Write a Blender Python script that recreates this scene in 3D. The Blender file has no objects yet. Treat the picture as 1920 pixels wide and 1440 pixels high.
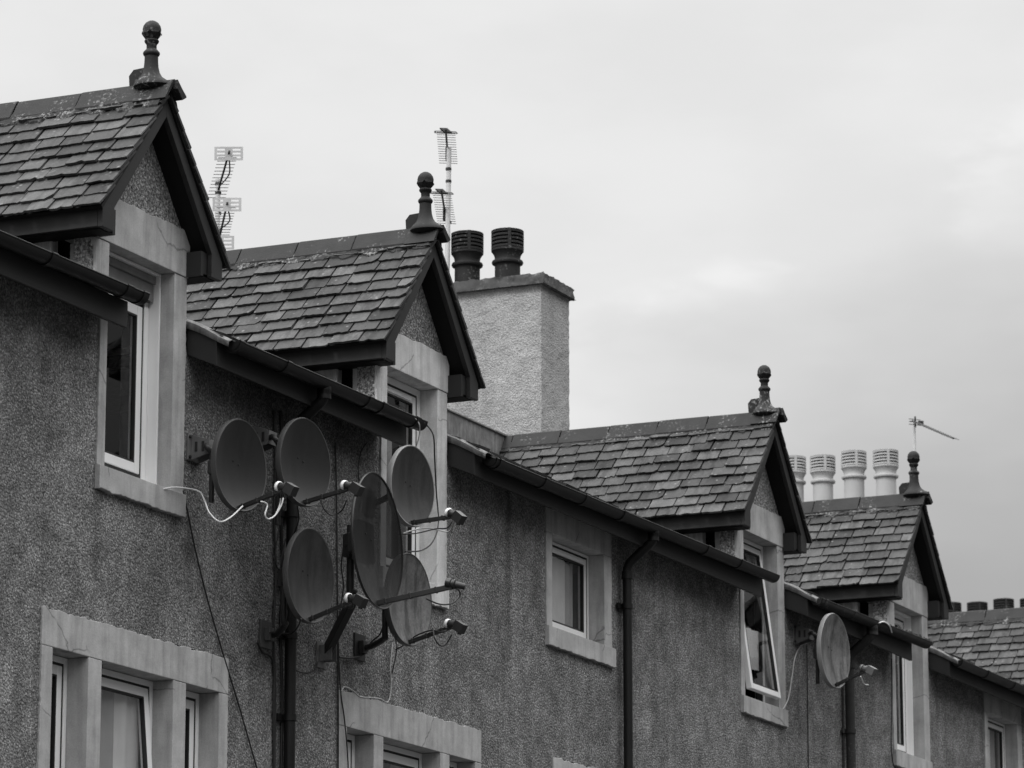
import bpy, bmesh, math, random
from mathutils import Vector, Matrix, noise as mnoise
random.seed(7)
scene = bpy.context.scene
COL = scene.collection
R = math.radians

# ------------------------------------------------------------------ camera
F_PX = 7385.0                                   # focal length in pixels of a 1920 px wide picture
PITCH = math.atan(1660.0 / F_PX)
HEAD = math.atan(3440.0 / math.hypot(F_PX, 1660.0))
CAM = Vector((0.0, -11.07, 1.6))
cam_d = bpy.data.cameras.new('camera')
cam = bpy.data.objects.new('camera', cam_d)
COL.objects.link(cam)
cam.location = CAM
cam.rotation_euler = (R(90) + PITCH, 0, HEAD - R(90))
cam_d.sensor_width = 36.0
cam_d.lens = 36.0 * F_PX / 1920.0
cam_d.clip_start = 0.5
cam_d.clip_end = 3000
cam_d.dof.use_dof = True
cam_d.dof.focus_distance = 25.0
cam_d.dof.aperture_fstop = 6.3
scene.camera = cam

def at(px, py, y):
    """point on the plane Y = y seen in the photograph at (px, py)"""
    r = px - 960.0
    u = 720.0 - py
    fh = F_PX * math.cos(PITCH) - u * math.sin(PITCH)
    uz = F_PX * math.sin(PITCH) + u * math.cos(PITCH)
    d = Vector((fh * math.cos(HEAD) + r * math.sin(HEAD), fh * math.sin(HEAD) - r * math.cos(HEAD), uz))
    return CAM + d * ((y - CAM.y) / d.y)

# ------------------------------------------------------------------ materials
class NT:
    def __init__(self, name):
        self.m = bpy.data.materials.new(name)
        self.m.use_nodes = True
        self.t = self.m.node_tree
        self.t.nodes.clear()
        self.out = self.n('ShaderNodeOutputMaterial')
        self.b = self.n('ShaderNodeBsdfPrincipled')
        self.l(self.b.outputs[0], self.out.inputs['Surface'])
    def n(self, typ, **kw):
        nd = self.t.nodes.new(typ)
        for k, v in kw.items():
            setattr(nd, k, v)
        return nd
    def l(self, a, b):
        self.t.links.new(a, b)
    def coord(self, scale=(1, 1, 1), which='Object'):
        tc = self.n('ShaderNodeTexCoord')
        mp = self.n('ShaderNodeMapping')
        mp.inputs['Scale'].default_value = scale
        self.l(tc.outputs[which], mp.inputs['Vector'])
        return mp.outputs[0]
    def noise(self, vec, scale, detail=4, rough=0.55):
        nd = self.n('ShaderNodeTexNoise')
        nd.inputs['Scale'].default_value = scale
        nd.inputs['Detail'].default_value = detail
        nd.inputs['Roughness'].default_value = rough
        self.l(vec, nd.inputs['Vector'])
        return nd.outputs['Fac']
    def voronoi(self, vec, scale, feature='F1'):
        nd = self.n('ShaderNodeTexVoronoi', feature=feature)
        nd.inputs['Scale'].default_value = scale
        self.l(vec, nd.inputs['Vector'])
        return nd
    def ramp(self, fac, stops):
        nd = self.n('ShaderNodeValToRGB')
        e = nd.color_ramp.elements
        while len(e) < len(stops):
            e.new(0.5)
        for i, (p, v) in enumerate(stops):
            e[i].position = p
            e[i].color = (v, v, v, 1)
        self.l(fac, nd.inputs[0])
        return nd.outputs[0]
    def math(self, op, a, b=None, c=None, clamp=False):
        nd = self.n('ShaderNodeMath', operation=op)
        nd.use_clamp = clamp
        for i, v in enumerate((a, b, c)):
            if v is None: continue
            if hasattr(v, 'is_linked'): self.l(v, nd.inputs[i])
            else: nd.inputs[i].default_value = v
        return nd.outputs[0]
    def mix(self, f, a, b):
        nd = self.n('ShaderNodeMix', data_type='FLOAT')
        for s, v in ((nd.inputs[0], f), (nd.inputs[2], a), (nd.inputs[3], b)):
            if hasattr(v, 'is_linked'): self.l(v, s)
            else: s.default_value = v
        return nd.outputs[0]
    def bump(self, h, strength, dist):
        nd = self.n('ShaderNodeBump')
        nd.inputs['Strength'].default_value = strength
        nd.inputs['Distance'].default_value = dist
        self.l(h, nd.inputs['Height'])
        self.l(nd.outputs[0], self.b.inputs['Normal'])
    def col(self, v):
        if hasattr(v, 'is_linked'): self.l(v, self.b.inputs['Base Color'])
        else: self.b.inputs['Base Color'].default_value = (v, v, v, 1)
    def rough(self, v, spec=0.5):
        if hasattr(v, 'is_linked'): self.l(v, self.b.inputs['Roughness'])
        else: self.b.inputs['Roughness'].default_value = v
        self.b.inputs['Specular IOR Level'].default_value = spec

def plain(name, v, rough=0.5, spec=0.5, var=0.15, scale=6.0, metal=0.0, bump=0.0):
    t = NT(name)
    c = t.coord()
    n = t.noise(c, scale, 5)
    t.col(t.ramp(n, [(0.25, v * (1 - var)), (0.75, v * (1 + var))]))
    t.rough(t.ramp(n, [(0.2, max(0, rough - 0.08)), (0.8, min(1, rough + 0.08))]), spec)
    t.b.inputs['Metallic'].default_value = metal
    if bump:
        t.bump(t.noise(c, scale * 12, 3), bump, 0.003)
    return t.m

def harl(name, lo, hi, cell, bumpd, stain, gapv=0.70, mid=0.30):
    """roughcast / pebbledash: stones of different greys in a cement bed"""
    t = NT(name)
    c = t.coord()
    v = t.voronoi(c, cell)
    bw = t.n('ShaderNodeRGBToBW')
    t.l(v.outputs['Color'], bw.inputs[0])
    stone = t.ramp(bw.outputs[0], [(0.15, lo), (0.85, hi)])
    gap = t.ramp(v.outputs['Distance'], [(0.3, 1.0), (0.8, gapv)])
    n2 = t.noise(c, cell, 3, 0.75)
    k = t.math('MULTIPLY', stone, gap)
    k = t.math('MULTIPLY', k, t.ramp(n2, [(0.36, 1 - mid), (0.5, 1.0), (0.64, 1 + mid * .75)]))
    m4 = t.noise(c, 5.5, 4, 0.6)
    k = t.math('MULTIPLY', k, t.ramp(m4, [(0.3, 1 - stain * .9), (0.7, 1 + stain * .7)]))
    big = t.noise(t.coord((1.2, 1.2, 0.9)), 1.3, 5, 0.6)
    streak = t.noise(t.coord((4.2, 4.2, 0.28)), 1.6, 5, 0.6)
    k = t.math('MULTIPLY', k, t.ramp(big, [(0.3, 1 - stain * 0.6), (0.65, 1.12)]))
    k = t.math('MULTIPLY', k, t.ramp(streak, [(0.33, 1 - stain * .45), (0.55, 1.03)]))
    t.col(k)
    t.rough(0.95, 0.2)
    h = t.math('ADD', t.math('MULTIPLY', v.outputs['Distance'], -1.0), t.math('MULTIPLY', n2, 1.6))
    t.bump(h, 1.0, bumpd)
    return t

def wall_material():
    t = harl('pebbledash', 0.20, 0.39, 74, 0.010, 0.40, 0.6, 0.64)
    # long rain stain and a few more; round the dishes, damp plus painted shade
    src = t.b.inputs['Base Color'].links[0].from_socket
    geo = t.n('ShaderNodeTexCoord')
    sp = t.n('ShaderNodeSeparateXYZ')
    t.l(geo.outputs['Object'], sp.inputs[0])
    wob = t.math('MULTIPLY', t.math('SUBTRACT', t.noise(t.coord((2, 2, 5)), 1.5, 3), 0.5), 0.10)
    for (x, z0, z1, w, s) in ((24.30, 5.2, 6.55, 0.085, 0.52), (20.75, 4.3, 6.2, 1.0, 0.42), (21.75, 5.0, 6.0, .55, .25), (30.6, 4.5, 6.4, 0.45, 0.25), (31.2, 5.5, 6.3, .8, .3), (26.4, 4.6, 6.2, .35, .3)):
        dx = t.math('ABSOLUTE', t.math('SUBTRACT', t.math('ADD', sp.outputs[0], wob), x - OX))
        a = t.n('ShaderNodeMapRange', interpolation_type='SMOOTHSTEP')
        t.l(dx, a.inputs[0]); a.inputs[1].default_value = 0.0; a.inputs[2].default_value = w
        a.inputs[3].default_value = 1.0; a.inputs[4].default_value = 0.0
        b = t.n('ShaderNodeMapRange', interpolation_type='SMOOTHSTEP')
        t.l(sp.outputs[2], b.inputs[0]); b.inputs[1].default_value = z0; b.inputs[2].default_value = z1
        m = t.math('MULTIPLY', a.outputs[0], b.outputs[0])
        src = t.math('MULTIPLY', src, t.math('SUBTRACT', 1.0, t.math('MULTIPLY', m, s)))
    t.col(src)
    return t.m

def stone_material(name, v):
    t = NT(name)
    c = t.coord()
    n = t.noise(c, 5, 6, 0.6)
    f = t.noise(c, 120, 3, 0.7)
    st = t.noise(t.coord((7, 7, 0.7)), 2.2, 4)
    k = t.ramp(n, [(0.3, v * 0.74), (0.7, v * 1.14)])
    k = t.math('MULTIPLY', k, t.ramp(f, [(0.3, 0.88), (0.7, 1.1)]))
    k = t.math('MULTIPLY', k, t.ramp(st, [(0.36, 0.82), (0.55, 1.03)]))
    # hairline cracks
    vc = t.n('ShaderNodeTexVoronoi', feature='DISTANCE_TO_EDGE')
    vc.inputs['Scale'].default_value = 1.35
    wn = t.n('ShaderNodeTexNoise'); wn.inputs['Scale'].default_value = 6; wn.inputs['Detail'].default_value = 5
    t.l(c, wn.inputs['Vector'])
    mx = t.n('ShaderNodeMix', data_type='VECTOR'); mx.inputs[0].default_value = 0.10
    t.l(c, mx.inputs[4]); t.l(wn.outputs['Color'], mx.inputs[5])
    t.l(mx.outputs[1], vc.inputs['Vector'])
    cr = t.ramp(vc.outputs['Distance'], [(0.0015, 0.45), (0.006, 1.0)])
    msk = t.ramp(t.noise(c, 2.1, 2), [(0.50, 1.0), (0.56, 0.0)])
    k = t.math('MULTIPLY', k, t.math('MAXIMUM', cr, msk))
    t.col(k)
    t.rough(0.9, 0.25)
    t.bump(f, 0.35, 0.004)
    return t.m

def slate_material(name, lo, hi):
    t = NT(name)
    c = t.coord()
    geo = t.n('ShaderNodeNewGeometry')
    rnd = geo.outputs['Random Per Island']
    base = t.ramp(rnd, [(0.0, lo * 0.42), (0.16, lo * .9), (0.8, hi), (1.0, hi * 1.5)])
    off = t.n('ShaderNodeCombineXYZ')
    t.l(t.math('MULTIPLY', rnd, 37.0), off.inputs[0])
    t.l(t.math('MULTIPLY', rnd, 91.0), off.inputs[1])
    va = t.n('ShaderNodeVectorMath', operation='ADD')
    t.l(c, va.inputs[0]); t.l(off.outputs[0], va.inputs[1])
    n = t.noise(va.outputs[0], 9, 6, 0.65)
    mp = t.n('ShaderNodeMapping'); mp.inputs['Scale'].default_value = (2, 8, 2)
    t.l(va.outputs[0], mp.inputs['Vector'])
    st = t.noise(mp.outputs[0], 1.4, 4, 0.6)
    k = t.math('MULTIPLY', base, t.ramp(n, [(0.3, 0.55), (0.7, 1.32)]))
    k = t.math('MULTIPLY', k, t.ramp(t.noise(c, 70, 4, 0.7), [(0.3, 0.75), (0.7, 1.2)]))
    k = t.math('MULTIPLY', k, t.ramp(st, [(0.36, 0.55), (0.50, 1.05)]))
    # pale lichen dots and crusts
    lv = t.voronoi(c, 16)
    ln = t.noise(c, 2.6, 4, 0.7)
    spot = t.ramp(lv.outputs['Distance'], [(0.10, 1.0), (0.20, 0.0)])
    lich = t.math('MULTIPLY', spot, t.ramp(ln, [(0.46, 0.0), (0.60, 1.0)]))
    crust = t.ramp(t.noise(c, 34, 5, 0.75), [(0.54, 0.0), (0.70, 0.85)])
    crust = t.math('MULTIPLY', crust, t.ramp(t.noise(va.outputs[0], 4.2, 3), [(0.50, 0.0), (0.62, 1.0)]))
    k = t.mix(t.math('MAXIMUM', t.math('MULTIPLY', lich, 0.7), t.math('MULTIPLY', crust, 0.5)), k, 0.24)
    t.col(k)
    t.rough(t.ramp(n, [(0.3, 0.62), (0.7, 0.85)]), 0.3)
    t.bump(t.math('ADD', n, t.math('MULTIPLY', st, 0.8)), 0.6, 0.006)
    return t.m

def lichen_material(name, v, amount, rough=0.75, spot=0.4):
    t = NT(name)
    c = t.coord()
    n = t.noise(c, 7, 5, 0.6)
    k = t.ramp(n, [(0.3, v * 0.75), (0.7, v * 1.25)])
    s = t.ramp(t.noise(c, 42, 4, 0.7), [(0.60 - amount * 0.12, 0.0), (0.70 - amount * 0.10, 1.0)])
    m = t.ramp(t.noise(c, 5, 3), [(0.56 - amount * 0.1, 0.0), (0.68 - amount * 0.1, 1.0)])
    k = t.mix(t.math('MULTIPLY', s, m), k, spot)
    t.col(k)
    t.rough(rough, 0.35)
    t.bump(t.noise(c, 60, 4, 0.7), 0.5, 0.004)
    return t.m

def lead_material(name, lo, hi):
    t = NT(name)
    c = t.coord()
    n = t.noise(c, 9, 7, 0.7)
    st = t.noise(t.coord((9, 9, 1.4)), 2.5, 5, 0.65)
    k = t.ramp(n, [(0.28, lo), (0.5, (lo + hi) / 2), (0.72, hi)])
    t.col(t.math('MULTIPLY', k, t.ramp(st, [(0.35, 0.6), (0.6, 1.1)])))
    t.rough(0.62, 0.5)
    t.bump(n, 0.4, 0.01)
    return t.m

def dish_material(name, v, streaks, rough=0.34):
    t = NT(name)
    c = t.coord()
    n = t.noise(c, 6, 5, 0.65)
    st = t.noise(t.coord((9, 9, 1.0)), 2.4, 5, 0.65)
    f = t.noise(c, 60, 4, 0.7)
    k = t.ramp(n, [(0.3, v * (1 - 0.35 * streaks)), (0.7, v * (1 + 0.3 * streaks))])
    k = t.math('MULTIPLY', k, t.ramp(st, [(0.38, 1 - 0.55 * streaks), (0.56, 1.05)]))
    k = t.math('MULTIPLY', k, t.ramp(f, [(0.35, 1 - 0.3 * streaks), (0.6, 1.03)]))
    t.col(k)
    t.rough(rough, 0.4)
    return t.m

def glass_material(name, tint=0.75, ior=1.5, gain=1.0):
    t = NT(name)
    t.t.nodes.remove(t.b)
    tr = t.n('ShaderNodeBsdfTransparent'); tr.inputs[0].default_value = (tint, tint, tint, 1)
    gl = t.n('ShaderNodeBsdfGlossy'); gl.inputs['Roughness'].default_value = 0.015
    gl.inputs[0].default_value = (0.9, 0.9, 0.9, 1)
    fr = t.n('ShaderNodeFresnel'); fr.inputs[0].default_value = ior
    mx = t.n('ShaderNodeMixShader')
    geo = t.n('ShaderNodeNewGeometry')                         # one reflection per pane, from its outer face
    front = t.math('SUBTRACT', 1.0, geo.outputs['Backfacing'])
    t.l(t.math('MULTIPLY', t.math('MULTIPLY', fr.outputs[0], gain), front, clamp=True), mx.inputs[0])
    t.l(tr.outputs[0], mx.inputs[1]); t.l(gl.outputs[0], mx.inputs[2])
    t.l(mx.outputs[0], t.out.inputs['Surface'])
    return t.m

def smoked_material(name):
    """see-through smoked dish: part of the light passes through the tinted sheet"""
    t = NT(name)
    c = t.coord()
    n = t.noise(t.coord((5, 5, 0.8)), 2.0, 5, 0.6)
    t.col(t.ramp(n, [(0.35, 0.014), (0.65, 0.035)]))
    t.rough(0.4, 0.3)
    tr = t.n('ShaderNodeBsdfTransparent'); tr.inputs[0].default_value = (0.30, 0.30, 0.30, 1)
    mx = t.n('ShaderNodeMixShader'); mx.inputs[0].default_value = 0.52
    t.l(tr.outputs[0], mx.inputs[1]); t.l(t.b.outputs[0], mx.inputs[2])
    t.l(mx.outputs[0], t.out.inputs['Surface'])
    return t.m

OX = 17.0                                       # X of the terrace's base point
M = {}
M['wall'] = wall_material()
M['gable'] = harl('gable_pebbledash', 0.21, 0.42, 60, 0.010, 0.15, 0.58, 0.75).m
M['chim'] = harl('white_harl', 0.36, 0.40, 60, 0.006, 0.16, 0.88, 0.20).m
M['stone'] = stone_material('cement_surround', 0.43)
M['stone_pale'] = stone_material('painted_surround', 0.62)
M['slate'] = slate_material('roof_slate', 0.042, 0.070)
M['ridge'] = lichen_material('clay_ridge', 0.023, 0.45, 0.8, 0.20)
M['finial'] = lichen_material('clay_finial', 0.011, 0.6, 0.7, 0.22)
M['mortar'] = lichen_material('ridge_mortar', 0.036, 1.0, 0.95, 0.24)
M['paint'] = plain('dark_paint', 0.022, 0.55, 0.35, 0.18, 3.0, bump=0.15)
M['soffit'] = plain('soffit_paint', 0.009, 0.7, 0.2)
M['gutter'] = plain('black_plastic', 0.009, 0.45, 0.3, 0.2, 4.0)
M['iron'] = lichen_material('rusty_iron', 0.028, 0.35, 0.9, 0.16)
M['lead'] = lead_material('weathered_lead', 0.09, 0.27)
M['lead_pale'] = lead_material('pale_lead', 0.30, 0.62)
M['roofgraze'] = lead_material('weathered_roof', 0.04, 0.09)
M['pvc'] = plain('white_frame', 0.84, 0.35, 0.5, 0.04, 3.0)
M['wood'] = plain('aged_timber_frame', 0.22, 0.6, 0.3, 0.25, 9.0)
M['gasket'] = plain('window_gasket', 0.015, 0.6)
M['glass'] = glass_material('window_glass', 0.90, 1.5, 1.6)
M['curtain'] = plain('curtain_cloth', 0.85, 0.9, 0.1, 0.10, 5.0)
M['blind'] = plain('grey_blind', 0.45, 0.9, 0.1, 0.10, 5.0)
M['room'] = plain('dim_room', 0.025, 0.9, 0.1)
M['dish_dark'] = dish_material('dark_dish', 0.022, 0.2)
M['dish_mid'] = dish_material('grey_dish', 0.045, 0.5)
M['dish_pale'] = dish_material('weathered_pale_dish', 0.17, 1.0)
M['dish_rim'] = plain('dish_rim', 0.06, 0.5)
M['dish_rim_pale'] = plain('pale_dish_rim', 0.22, 0.5)
M['smoke'] = smoked_material('smoked_sheet')
M['steel'] = plain('dark_steel', 0.020, 0.5, 0.4)
M['galv'] = plain('galvanised_bracket', 0.13, 0.6, 0.4, 0.3, 12.0)
M['lnbw'] = plain('white_cap', 0.80, 0.4)
M['lnbb'] = plain('black_housing', 0.020, 0.45)
M['lnbg'] = plain('grey_housing', 0.09, 0.45)
M['cable'] = plain('black_cable', 0.014, 0.5)
M['cablew'] = plain('white_cable', 0.70, 0.5)
M['cableg'] = plain('dirty_white_cable', 0.45, 0.6)
M['alu'] = plain('aluminium_tube', 0.55, 0.5, 0.5, 0.1, 5.0)
M['grid'] = plain('pale_plastic_grid', 0.62, 0.5)
M['pot_dark'] = lichen_material('dark_clay_pot', 0.016, 0.35, 0.75, 0.2)
M['pot_white'] = plain('pale_clay_pot', 0.44, 0.7, 0.3, 0.08, 4.0)
M['moss'] = plain('moss_growth', 0.07, 1.0, 0.1, 0.5, 30.0)
M['asphalt'] = plain('asphalt', 0.035, 0.9, 0.3, 0.2, 30.0)
M['paving'] = plain('paving_concrete', 0.05, 0.9, 0.3, 0.2, 8.0)
M['earth'] = plain('dull_ground', 0.03, 0.95, 0.2, 0.2, 2.0)

# ------------------------------------------------------------------ mesh helpers
class MB:
    def __init__(self):
        self.v = []; self.f = []; self.s = []; self.mi = []; self.cur = 0
    def add(self, vs, fs, smooth=False):
        self.mi += [self.cur] * len(fs)
        o = len(self.v)
        self.v += [Vector(p) for p in vs]
        self.f += [tuple(i + o for i in f) for f in fs]
        self.s += [smooth] * len(fs)
        return self
    def box(self, x0, x1, y0, y1, z0, z1):
        vs = [(x, y, z) for z in (z0, z1) for y in (y0, y1) for x in (x0, x1)]
        return self.add(vs, [(0, 2, 3, 1), (4, 5, 7, 6), (0, 1, 5, 4), (2, 6, 7, 3), (0, 4, 6, 2), (1, 3, 7, 5)])
    def obox(self, c, ax, ay, az, hx, hy, hz):
        vs = [c + ax * (hx * i) + ay * (hy * j) + az * (hz * k) for k in (-1, 1) for j in (-1, 1) for i in (-1, 1)]
        return self.add(vs, [(0, 2, 3, 1), (4, 5, 7, 6), (0, 1, 5, 4), (2, 6, 7, 3), (0, 4, 6, 2), (1, 3, 7, 5)])
    def prism(self, pts, vec):
        """closed polygon pts extruded along vec"""
        n = len(pts); vec = Vector(vec)
        vs = [Vector(p) for p in pts] + [Vector(p) + vec for p in pts]
        fs = [tuple(range(n - 1, -1, -1)), tuple(range(n, 2 * n))]
        fs += [(i, (i + 1) % n, n + (i + 1) % n, n + i) for i in range(n)]
        return self.add(vs, fs)
    def tube(self, pts, r, seg=10, cap=True):
        pts = [Vector(p) for p in pts]
        rs = r if isinstance(r, (list, tuple)) else [r] * len(pts)
        vs = []; fs = []
        t0 = (pts[1] - pts[0]).normalized()
        a = t0.orthogonal().normalized()
        for i, p in enumerate(pts):
            t = (pts[min(i + 1, len(pts) - 1)] - pts[max(i - 1, 0)]).normalized()
            a = (a - t * a.dot(t)).normalized()
            b = t.cross(a)
            for k in range(seg):
                q = 2 * math.pi * k / seg
                vs.append(p + (a * math.cos(q) + b * math.sin(q)) * rs[i])
        for i in range(len(pts) - 1):
            for k in range(seg):
                k2 = (k + 1) % seg
                fs.append((i * seg + k, i * seg + k2, (i + 1) * seg + k2, (i + 1) * seg + k))
        self.add(vs, fs, True)
        if cap:
            self.add(vs[:seg], [tuple(range(seg - 1, -1, -1))])
            self.add(vs[-seg:], [tuple(range(seg))])
        return self
    def lathe(self, o, axis, prof, seg=28):
        """profile of (radius, height along axis)"""
        o = Vector(o); axis = Vector(axis).normalized()
        a = axis.orthogonal().normalized(); b = axis.cross(a)
        vs = []; fs = []
        for (r, h) in prof:
            for k in range(seg):
                q = 2 * math.pi * k / seg
                vs.append(o + axis * h + (a * math.cos(q) + b * math.sin(q)) * max(r, 1e-4))
        for i in range(len(prof) - 1):
            for k in range(seg):
                k2 = (k + 1) % seg
                fs.append((i * seg + k, i * seg + k2, (i + 1) * seg + k2, (i + 1) * seg + k))
        self.add(vs, fs, True)
        return self
    def build(self, name, mat, parent=None, bevel=0.0, sharp=35):
        me = bpy.data.meshes.new(name)
        off = Vector(parent['_w']) if parent is not None else Vector((0, 0, 0))
        me.from_pydata([p - off for p in self.v], [], self.f)
        me.polygons.foreach_set('use_smooth', self.s)
        for q_ in (mat if isinstance(mat, (list, tuple)) else [mat]): me.materials.append(q_)
        me.polygons.foreach_set('material_index', self.mi)
        bm = bmesh.new(); bm.from_mesh(me)
        bmesh.ops.recalc_face_normals(bm, faces=bm.faces)
        for e in bm.edges:
            if len(e.link_faces) == 2 and e.calc_face_angle(0) > R(sharp): e.smooth = False
        bm.to_mesh(me); bm.free()
        me.update()
        o = bpy.data.objects.new(name, me)
        COL.objects.link(o)
        if parent is not None:
            o.parent = parent
            o['_w'] = parent['_w']
        else:
            o['_w'] = (0.0, 0.0, 0.0)
        if bevel:
            md = o.modifiers.new('bevel', 'BEVEL')
            md.width = bevel; md.segments = 2; md.limit_method = 'ANGLE'; md.angle_limit = R(40)
        return o

def tag(o, label, cat, group=None):
    o['label'] = label; o['category'] = cat
    if group: o['group'] = group
    return o

def thing(name, loc, label, cat, group=None):
    o = bpy.data.objects.new(name, None)
    COL.objects.link(o)
    o.location = loc
    o['_w'] = tuple(loc)
    o.empty_display_size = 0.2
    return tag(o, label, cat, group)

def smooth_path(pts, n=8):
    pts = [Vector(p) for p in pts]
    out = []
    for i in range(len(pts) - 1):
        p0 = pts[max(i - 1, 0)]; p1 = pts[i]; p2 = pts[i + 1]; p3 = pts[min(i + 2, len(pts) - 1)]
        for k in range(n):
            t = k / n
            out.append(0.5 * ((2 * p1) + (p2 - p0) * t + (2 * p0 - 5 * p1 + 4 * p2 - p3) * t * t + (3 * p1 - p0 - 3 * p2 + p3) * t ** 3))
    out.append(pts[-1])
    return out

def rnd(a): return random.uniform(-a, a)

# ------------------------------------------------------------------ ground (setting)
def sheet(name, x0, x1, y0, y1, z, mat, drop=None):
    m = MB()
    if drop: m.box(x0, x1, y0, y1, z - drop, z)
    else: m.add([(x0, y0, z), (x1, y0, z), (x1, y1, z), (x0, y1, z)], [(0, 1, 2, 3)])
    o = m.build(name, mat)
    o['kind'] = 'structure'
    return o
sheet('ground', -1500, 1500, -1500, 1500, 0.0, M['earth'])
sheet('road', -200, 300, -12.5, -2.4, 0.004, M['asphalt'])
sheet('pavement', -200, 300, -2.4, -0.1, 0.125, M['paving'], 0.121)

# ------------------------------------------------------------------ the terrace
house = thing('terraced_building', (OX, 0, 0), 'long grey pebbledashed terrace with slated gabled dormers along its eaves', 'building')

X0, X1 = 6.0, 58.0
XC = [12.82, 19.18, 22.78, 29.15, 32.83, 39.22, 42.88]        # dormer ridge lines
XW = [12.82, 19.212, 22.79, 29.185, 32.84, 39.22, 42.88]      # window centre lines
DZ = [0, 0, 0.005, 0.03, 0.0, 0, 0]
SEEN = [1, 2, 3, 4, 5]
HW = 0.495                                                    # half width of the dormer front
EAVE_Y, EAVE_Z = -0.20, 6.76
RIDGE_Y, RIDGE_Z = 2.26, 8.06

# openings: (x0, x1, z0, z1) of the smooth surrounds
sur = []
for i, xc in enumerate(XW):
    sur.append((xc - HW, xc + HW, 5.86, 7.58))
SMALL = [(24.92, 26.09), (34.95, 36.10), (14.9, 15.94)]
for a, b in SMALL:
    sur.append((a, b, 5.86, 6.86))
TRIP = [(18.178, 20.292), (21.735, 23.839)]
for a, b in TRIP:
    sur.append((a, b, 3.3, 5.115))
LOW3 = (25.03, 26.1)
sur.append((LOW3[0], LOW3[1], 3.3, 5.09))

xs = sorted(set([X0, X1] + [v for s in sur for v in s[:2]]))
zs = sorted(set([0.0, 6.86] + [v for s in sur for v in s[2:]]))
w = MB()
for i in range(len(xs) - 1):
    for j in range(len(zs) - 1):
        a, b, c, d = xs[i], xs[i + 1], zs[j], zs[j + 1]
        mx, mz = (a + b) / 2, (c + d) / 2
        if c >= 6.86: continue
        if any(s[0] < mx < s[1] and s[2] < mz < s[3] for s in sur): continue
        w.add([(a, 0, c), (b, 0, c), (b, 0, d), (a, 0, d)], [(0, 1, 2, 3)])
BACK = 7.6
w.add([(X0, 0, 0), (X0, BACK, 0), (X0, BACK, 6.86), (X0, RIDGE_Y + 3, 8.33), (X0, RIDGE_Y, 8.33), (X0, 0, 6.86)], [(0, 1, 2, 3, 4, 5)])
w.add([(X1, 0, 0), (X1, BACK, 0), (X1, BACK, 6.86), (X1, RIDGE_Y + 3, 8.33), (X1, RIDGE_Y, 8.33), (X1, 0, 6.86)], [(5, 4, 3, 2, 1, 0)])
w.add([(X0, BACK, 0), (X1, BACK, 0), (X1, BACK, 6.86), (X0, BACK, 6.86)], [(3, 2, 1, 0)])
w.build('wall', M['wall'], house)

# dim rooms behind the windows
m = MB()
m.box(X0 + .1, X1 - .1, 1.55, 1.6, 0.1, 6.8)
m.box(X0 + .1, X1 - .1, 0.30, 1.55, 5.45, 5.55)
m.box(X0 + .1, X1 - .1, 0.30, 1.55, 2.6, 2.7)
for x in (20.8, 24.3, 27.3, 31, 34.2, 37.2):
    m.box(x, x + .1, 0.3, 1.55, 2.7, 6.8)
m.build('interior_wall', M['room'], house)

# ---- main roof: slope up from the eaves, flat top behind, rear slope
def rz(y): return 6.935 + (y + 0.235) * (RIDGE_Z - 6.935) / (RIDGE_Y + 0.235)
m = MB()
TOP_Z = 8.365                                                  # lead-clad upstand at the edge of the flat top
prof = [(-0.235, 6.935), (RIDGE_Y, RIDGE_Z), (RIDGE_Y + .01, TOP_Z - .01), (RIDGE_Y + 3, TOP_Z - .02), (BACK + .2, 6.95)]
gaps = []                                                     # the roof is cut back where each dormer front stands
edges = [X0 - .1] + [v for xc in XW for v in (xc - HW - .01, xc + HW + .03)] + [X1 + .1]
for k in range(0, len(edges), 2):
    a, b = edges[k], edges[k + 1]
    for (ya, za), (yb, zb) in ((prof[0], (0.14, rz(0.14))), ):
        m.add([(a, ya, za), (b, ya, za), (b, yb, zb), (a, yb, zb)], [(0, 1, 2, 3)])
        m.add([(a, ya, za - .02), (b, ya, za - .02), (b, ya, za), (a, ya, za)], [(0, 1, 2, 3)])
pp = [(0.14, rz(0.14))] + prof[1:]
for (ya, za), (yb, zb) in zip(pp[:-1], pp[1:]):
    m.add([(X0 - .1, ya, za), (X1 + .1, ya, za), (X1 + .1, yb, zb), (X0 - .1, yb, zb)], [(0, 1, 2, 3)])
roof = m.build('roof', M['roofgraze'], house)
m = MB()
x = X0
while x < X1:                                                 # lead sheets dressed over the upstand, a dark edge along the top
    l = 1.25 + rnd(.2)
    m.box(x, x + l - .012, RIDGE_Y - .03 + rnd(.004), RIDGE_Y + .02, RIDGE_Z - .15, TOP_Z - .014)
    m.box(x, x + l - .004, RIDGE_Y - .045, RIDGE_Y + .12, TOP_Z - .014, TOP_Z + rnd(.003))
    x += l
m.build('lead_upstand', M['lead'], roof)

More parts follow.
